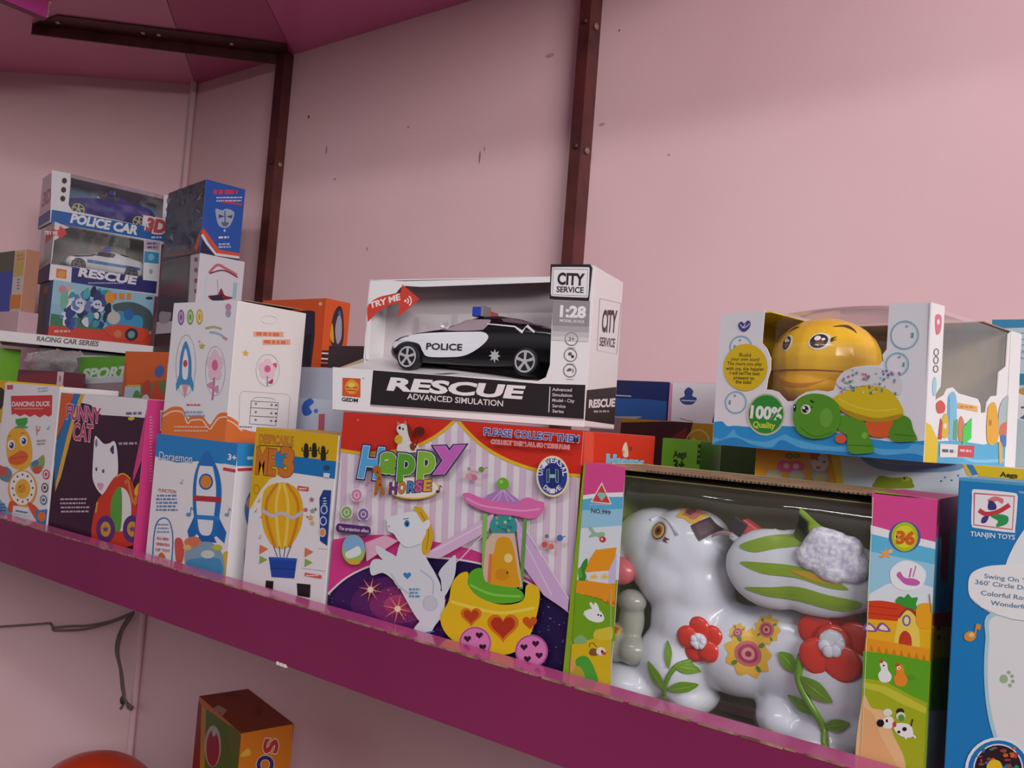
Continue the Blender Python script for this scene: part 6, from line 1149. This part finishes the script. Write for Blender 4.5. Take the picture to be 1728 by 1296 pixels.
# robot picture box and white box in the corner
def a_tf(m, w, d, h):
    A = frontA(m, w, h, [(284.6, 322.6), (348.4, 298.7), (337, 419), (273.7, 434.9)]).view(*C1); R = random.Random(2)
    for i in range(60): A.blob([(x_, y_) for x_, y_ in [(cx + R.uniform(-34, 34), cy + R.uniform(-34, 34)) for cx, cy in [(R.uniform(1060, 1350), R.uniform(200, 600))] for _ in range(4)]], R.choice(['#5a5c70', '#3a3c50', '#8a8a98', '#2c2c3a', '#6a5058', '#4a5a7c']), 3)
    A.poly([(1050, 640), (1330, 590), (1330, 625), (1050, 675)], '#6a2c3c'); A.poly([(1290, 600), (1345, 450), (1350, 520), (1310, 610)], '#e0603a')
    B = rightA(m, w, d, h, [(349, 299), (412, 315), (406, 436), (337, 419)]).view(*C1)
    B.poly([(1330, 590), (1352, 520), (1420, 620), (1620, 660), (1620, 720), (1320, 700)], '#1f2450'); B.line([(1345, 470), (1380, 520), (1450, 620), (1610, 655)], 26, '#e2532c'); B.line([(1342, 500), (1375, 560), (1435, 640), (1610, 672)], 18, '#e8e0e6')
    B.scrib(1395, 215, 1595, 245, 1, '#d83a50', 26, 2); B.scrib(1430, 255, 1600, 295, 2, '#d8d0e0', 9, 4); B.line([(1470, 290), (1600, 310)], 12, '#c83a54')
    B.blob([(1430, 335), (1470, 345), (1500, 335), (1548, 355), (1545, 400), (1520, 450), (1485, 460), (1450, 440), (1435, 390)], '#a9b4c8'); B.poly([(1450, 370), (1490, 385), (1450, 395)], '#2c4a80'); B.poly([(1500, 385), (1540, 375), (1535, 398)], '#2c4a80'); B.line([(1490, 350), (1492, 450)], 7, '#3c5a90'); B.poly([(1465, 420), (1520, 425), (1505, 450), (1478, 448)], '#5a6a90')
    B.scrib(1450, 512, 1530, 535, 1, '#dce0ee', 14); B.scrib(1450, 560, 1535, 600, 2, '#b8c4e0', 12, 3); B.ell(1490, 478, 7, 9, '#c8d0e4')
sqbox('robot_picture_box', -1.746, 1.02, .3005, .20, .087, .155, '#4c4a5a', {'R': M('#2358b4'), 'T': M('#5a4a58')}, 'bright blue and dark robot box with orange chevron near the wall corner', yaw=-10, art=a_tf)
def a_sp(m, w, d, h):
    A = frontA(m, w, h, [(274, 441), (338, 427), (325, 560), (262, 564)]).view(*C1)
    A.poly([(1000, 640), (1270, 600), (1240, 1100), (960, 1120)], '#4a3c44'); A.blob([(1060, 900), (1180, 820), (1240, 860), (1200, 960), (1080, 990)], '#6a2c3a'); A.blob([(1060, 1050), (1130, 1030), (1120, 1110), (1060, 1120)], '#b0a4a8'); A.poly([(1050, 930), (1230, 950), (1220, 1060), (1050, 1040)], '#3a2c38')
    for y in (700, 770, 840, 910): A.ell(1300, y, 12, 16, '#a04a60')
    B = rightA(m, w, d, h, [(338, 427), (413.5, 441), (401, 570), (325, 560)]).view(*C1)
    B.line([(1385, 790), (1440, 735), (1500, 760), (1570, 800)], 18, '#cf7080', True); B.line([(1390, 792), (1480, 770), (1575, 815)], 10, '#7a3a50', True); B.blob([(1380, 940), (1440, 930), (1465, 890), (1490, 935), (1545, 950), (1500, 965), (1410, 970)], '#8a1f2c'); B.poly([(1390, 945), (1470, 930), (1480, 970), (1400, 968)], '#2a2440')
    B.line([(1440, 830), (1445, 930)], 6, '#a8b4cc'); B.line([(1560, 850), (1550, 960)], 26, '#a8ccd8'); B.line([(1370, 800), (1360, 960)], 20, '#d4e0ea')
sqbox('white_hero_box', -1.743, 1.02, .135, .20, .099, .165, '#d8ccd4', {'R': M('#e2e0e8'), 'T': M('#d8d0d8')}, 'white box with a dark window and red emblem under the blue robot box', yaw=-10, art=a_sp)
sqbox('plain_carton', -1.755, 1.025, -.225, .20, .10, .3595, '#2c2226', {}, 'dark carton under the white hero box, mostly hidden', yaw=-10)
# far left
def a_lo(m, w, d, h):
    q = [(-60, 424), (47, 428), (37, 532), (-70, 520)]
    A = frontA(m, w, h, q).view(*C1); A.poly([(-400, 500), (52, 648), (20, 1100), (-400, 1100)], '#2c4ab0'); A.poly([(-400, 500), (52, 648), (40, 780), (-400, 780)], '#5a5a48')
    A.poly([(62, 665), (175, 672), (168, 740), (55, 735)], '#e8b878'); A.scrib(75, 680, 165, 730, 2, '#d8904a', 16); A.poly([(55, 735), (168, 740), (160, 830), (48, 825)], '#dcb85a'); A.poly([(22, 940), (152, 955), (145, 1045), (18, 1035)], '#e88a28'); A.scrib(95, 840, 125, 920, 4, '#6a6068', 8)
sqbox('orange_label_box', -2.115, .815, .157, .18, .03, .138, '#e0d0c8', {'R': M('#c89078')}, 'box with an orange and white label strip, cut off at the far left', art=a_lo)
sqbox('pink_card_box', -2.115, .805, .109, .20, .04, .048, '#d8b4bc', {}, 'low pink box under the orange label box at the far left')
def a_g1(m, w, d, h):
    A = frontA(m, w, h, [(-30, 585), (64, 592), (60, 700), (-30, 690)]).view(*C2); A.poly([(-150, 160), (120, 130), (150, 200), (-150, 210)], '#a8a848'); A.poly([(-150, 205), (250, 218), (250, 300), (-150, 300)], '#8a7480')
sqbox('green_toy_box', -2.10, .79, -.225, .155, .04, .300, '#7fc03a', {'T': M('#6ab02c')}, 'lime green box low at the far left under the long white box', art=a_g1)
def a_red(m, w, d, h):
    A = frontA(m, w, h, [(-60, 615), (112, 630), (108, 760), (-60, 740)]).view(*C2); A.poly([(-300, 235), (350, 270), (350, 345), (-300, 320)], '#8a2c38'); A.line([(-200, 300), (50, 302)], 12, '#c84a3c'); A.poly([(350, 240), (440, 250), (440, 340), (350, 330)], '#e4d8e0'); A.ell(393, 298, 14, 14, '#d86a7a')
sqbox('red_flat_box', -1.75, .745, -.225, .185, .04, .254, '#6a2c3c', {'T': M('#8a6a74')}, 'dark red box with a white corner label behind the duck box', art=a_red)
def a_sports(m, w, d, h):
    A = frontA(m, w, h, [(140, 596), (219, 603), (205, 780), (130, 760)]).view(*C2); A.poly([(540, 150), (860, 165), (850, 252), (530, 240)], '#62ac2c'); A.T('SPORT', (562, 250), (830, 256), 44, '#dcece0', .05, .2); A.poly([(530, 270), (850, 282), (850, 1000), (500, 1000)], '#a8949c'); A.scrib(640, 325, 850, 365, 1, '#7a6a74', 16)
sqbox('sports_toy_box', -1.620, .80, -.225, .180, .10, .290, '#d4dce0', {'T': M('#5a9a2c')}, 'green headed box lettered SPORT behind the cat box', art=a_sports)
def a_rb(m, w, d, h):
    A = frontA(m, w, h, [(214, 590), (285, 600), (275, 760), (205, 750)]).view(*C2)
    A.poly([(800, 100), (1130, 150), (1130, 250), (860, 245), (850, 165)], '#e0662a'); A.poly([(850, 250), (940, 258), (945, 420), (840, 410)], '#b8d4e8'); A.poly([(940, 258), (1130, 250), (1130, 420), (945, 420)], '#6a8a4a'); A.line([(860, 248), (940, 256)], 8, '#e0b83c')
    A.blob([(1000, 330), (1020, 250), (1060, 290), (1090, 330), (1080, 400), (1010, 400)], '#d84a2c'); A.blob([(950, 260), (985, 240), (1000, 300), (975, 340)], '#c84434'); A.ell(1040, 215, 26, 22, '#4a6ab8'); A.ell(970, 320, 26, 30, '#e0d8d8'); A.ell(920, 300, 22, 30, '#5a9a4c'); A.poly([(1005, 385), (1130, 385), (1130, 410), (1005, 405)], '#efe8e8'); A.blob([(1080, 200), (1110, 190), (1120, 260), (1090, 270)], '#e8a83c')
sqbox('orange_robot_box', -1.372, .752, -.225, .150, .08, .295, '#c85a2c', {'T': M('#e0742c')}, 'orange and green picture box just left of the tall orange-footed carton', art=a_rb)
# crumpled clear bag between the low left boxes
m = MB(); R = random.Random(8); g = []
for i in range(7):
    row = []
    for j in range(9): row.append((-1.78 + j * .024, .79 + R.uniform(-.010, .012) - .02 * math.sin(i / 6 * 3.1), .028 + i * .0075 + R.uniform(-.003, .003)))
    g.append(row)
o_ = film('clear_bag', None, g, film_mat('bag_film', .25, .9, (.92, .92, .92), 60)); setp(o_, 'crumpled clear plastic bag between the lime green box and the SPORT box', 'bag')

m = MB(); m.box(0, .060, 0, .045, 0, .219, '#2f4a1c', {'T': M('#3a5424')}, .0007); m.build('dark_green_carton', loc=(-.320, .800, -.225), label='dark green carton in the gap under the left end of the turtle box', cat='toy box')
# ================================================================ lower shelf
def a_sci(m, w, d, h):
    q = [(336, 1174.4), (407, 1238), (367, 1684), (299.6, 1568)]
    A = frontA(m, w, h, q).view(*CS)
    A.poly([(220, 400), (268, 460), (250, 1200), (150, 1200)], '#8a1c20'); A.poly([(268, 470), (318, 520), (300, 1200), (250, 1200)], '#c08a24'); A.poly([(318, 500), (700, 790), (680, 1300), (300, 1200)], '#3f6a1c'); A.blob([(560, 700), (700, 800), (690, 1100), (600, 1000)], '#5a6a1c')
    A.ell(395, 910, 92, 225, '#b8a8a4'); A.ell(395, 935, 72, 195, '#9c2038'); A.line([(395, 745), (385, 800)], 12, '#4a2c20'); A.blob([(395, 720), (430, 730), (420, 800), (390, 790)], '#b8b4ac')
    B = rightA(m, w, d, h, [(407, 1238), (496, 1221.5), (459, 1650), (367, 1684)]).view(*CS)
    O = (('#f0d8c8', .075),); B.T('S', (975, 850), (960, 985), 150, '#c8383a', .04, 0, O, up=(150, 10)); B.T('C', (905, 1025), (890, 1165), 170, '#3a2a78', .04, 0, O, up=(170, 12)); B.T('H', (905, 1210), (890, 1330), 150, '#3a7a3a', .04, 0, O, up=(150, 12)); B.blob([(760, 960), (800, 950), (820, 1000), (780, 1030), (700, 1030)], '#f0c04a')
    B.line([(1298, 680), (1285, 1200)], 16, '#c85a1c')
    C = topA(m, w, d, h, [(419, 1162), (496, 1221), (407, 1238), (336, 1174.4)]).view(*CS)
    C.poly([(395, 500), (460, 465), (555, 520), (500, 590)], '#c8a890'); C.scrib(540, 330, 700, 380, 1, '#5a2c18', 16); C.scrib(880, 510, 960, 590, 3, '#5a2c18', 12); C.blob([(420, 540), (480, 560), (470, 620), (410, 590)], '#c8502c')
sqbox('orange_school_box', -1.355, .947, -.990, .205, .094, .44, '#c86a1c', {'R': M('#e8861c'), 'T': M('#9c4424'), 'L': M('#a02828')}, 'orange and green carton with sideways letters on the lower shelf', yaw=-14.5, art=a_sci)
m = MB(); bm = bmesh.new(); bmesh.ops.create_uvsphere(bm, u_segments=32, v_segments=20, radius=.134)
for v in bm.verts: v.co.z *= 1.0 - .06 * (v.co.z > 0)
m.bm(bm, plastic('#d8401c', .3)); m.build('orange_red_ball', loc=(-1.63, .915, -.856), label='orange red toy ball on the lower shelf at the bottom left', cat='ball')

# ================================================================ lift everything to its height above the floor
for o in ROOTS: o.location.z += BASE
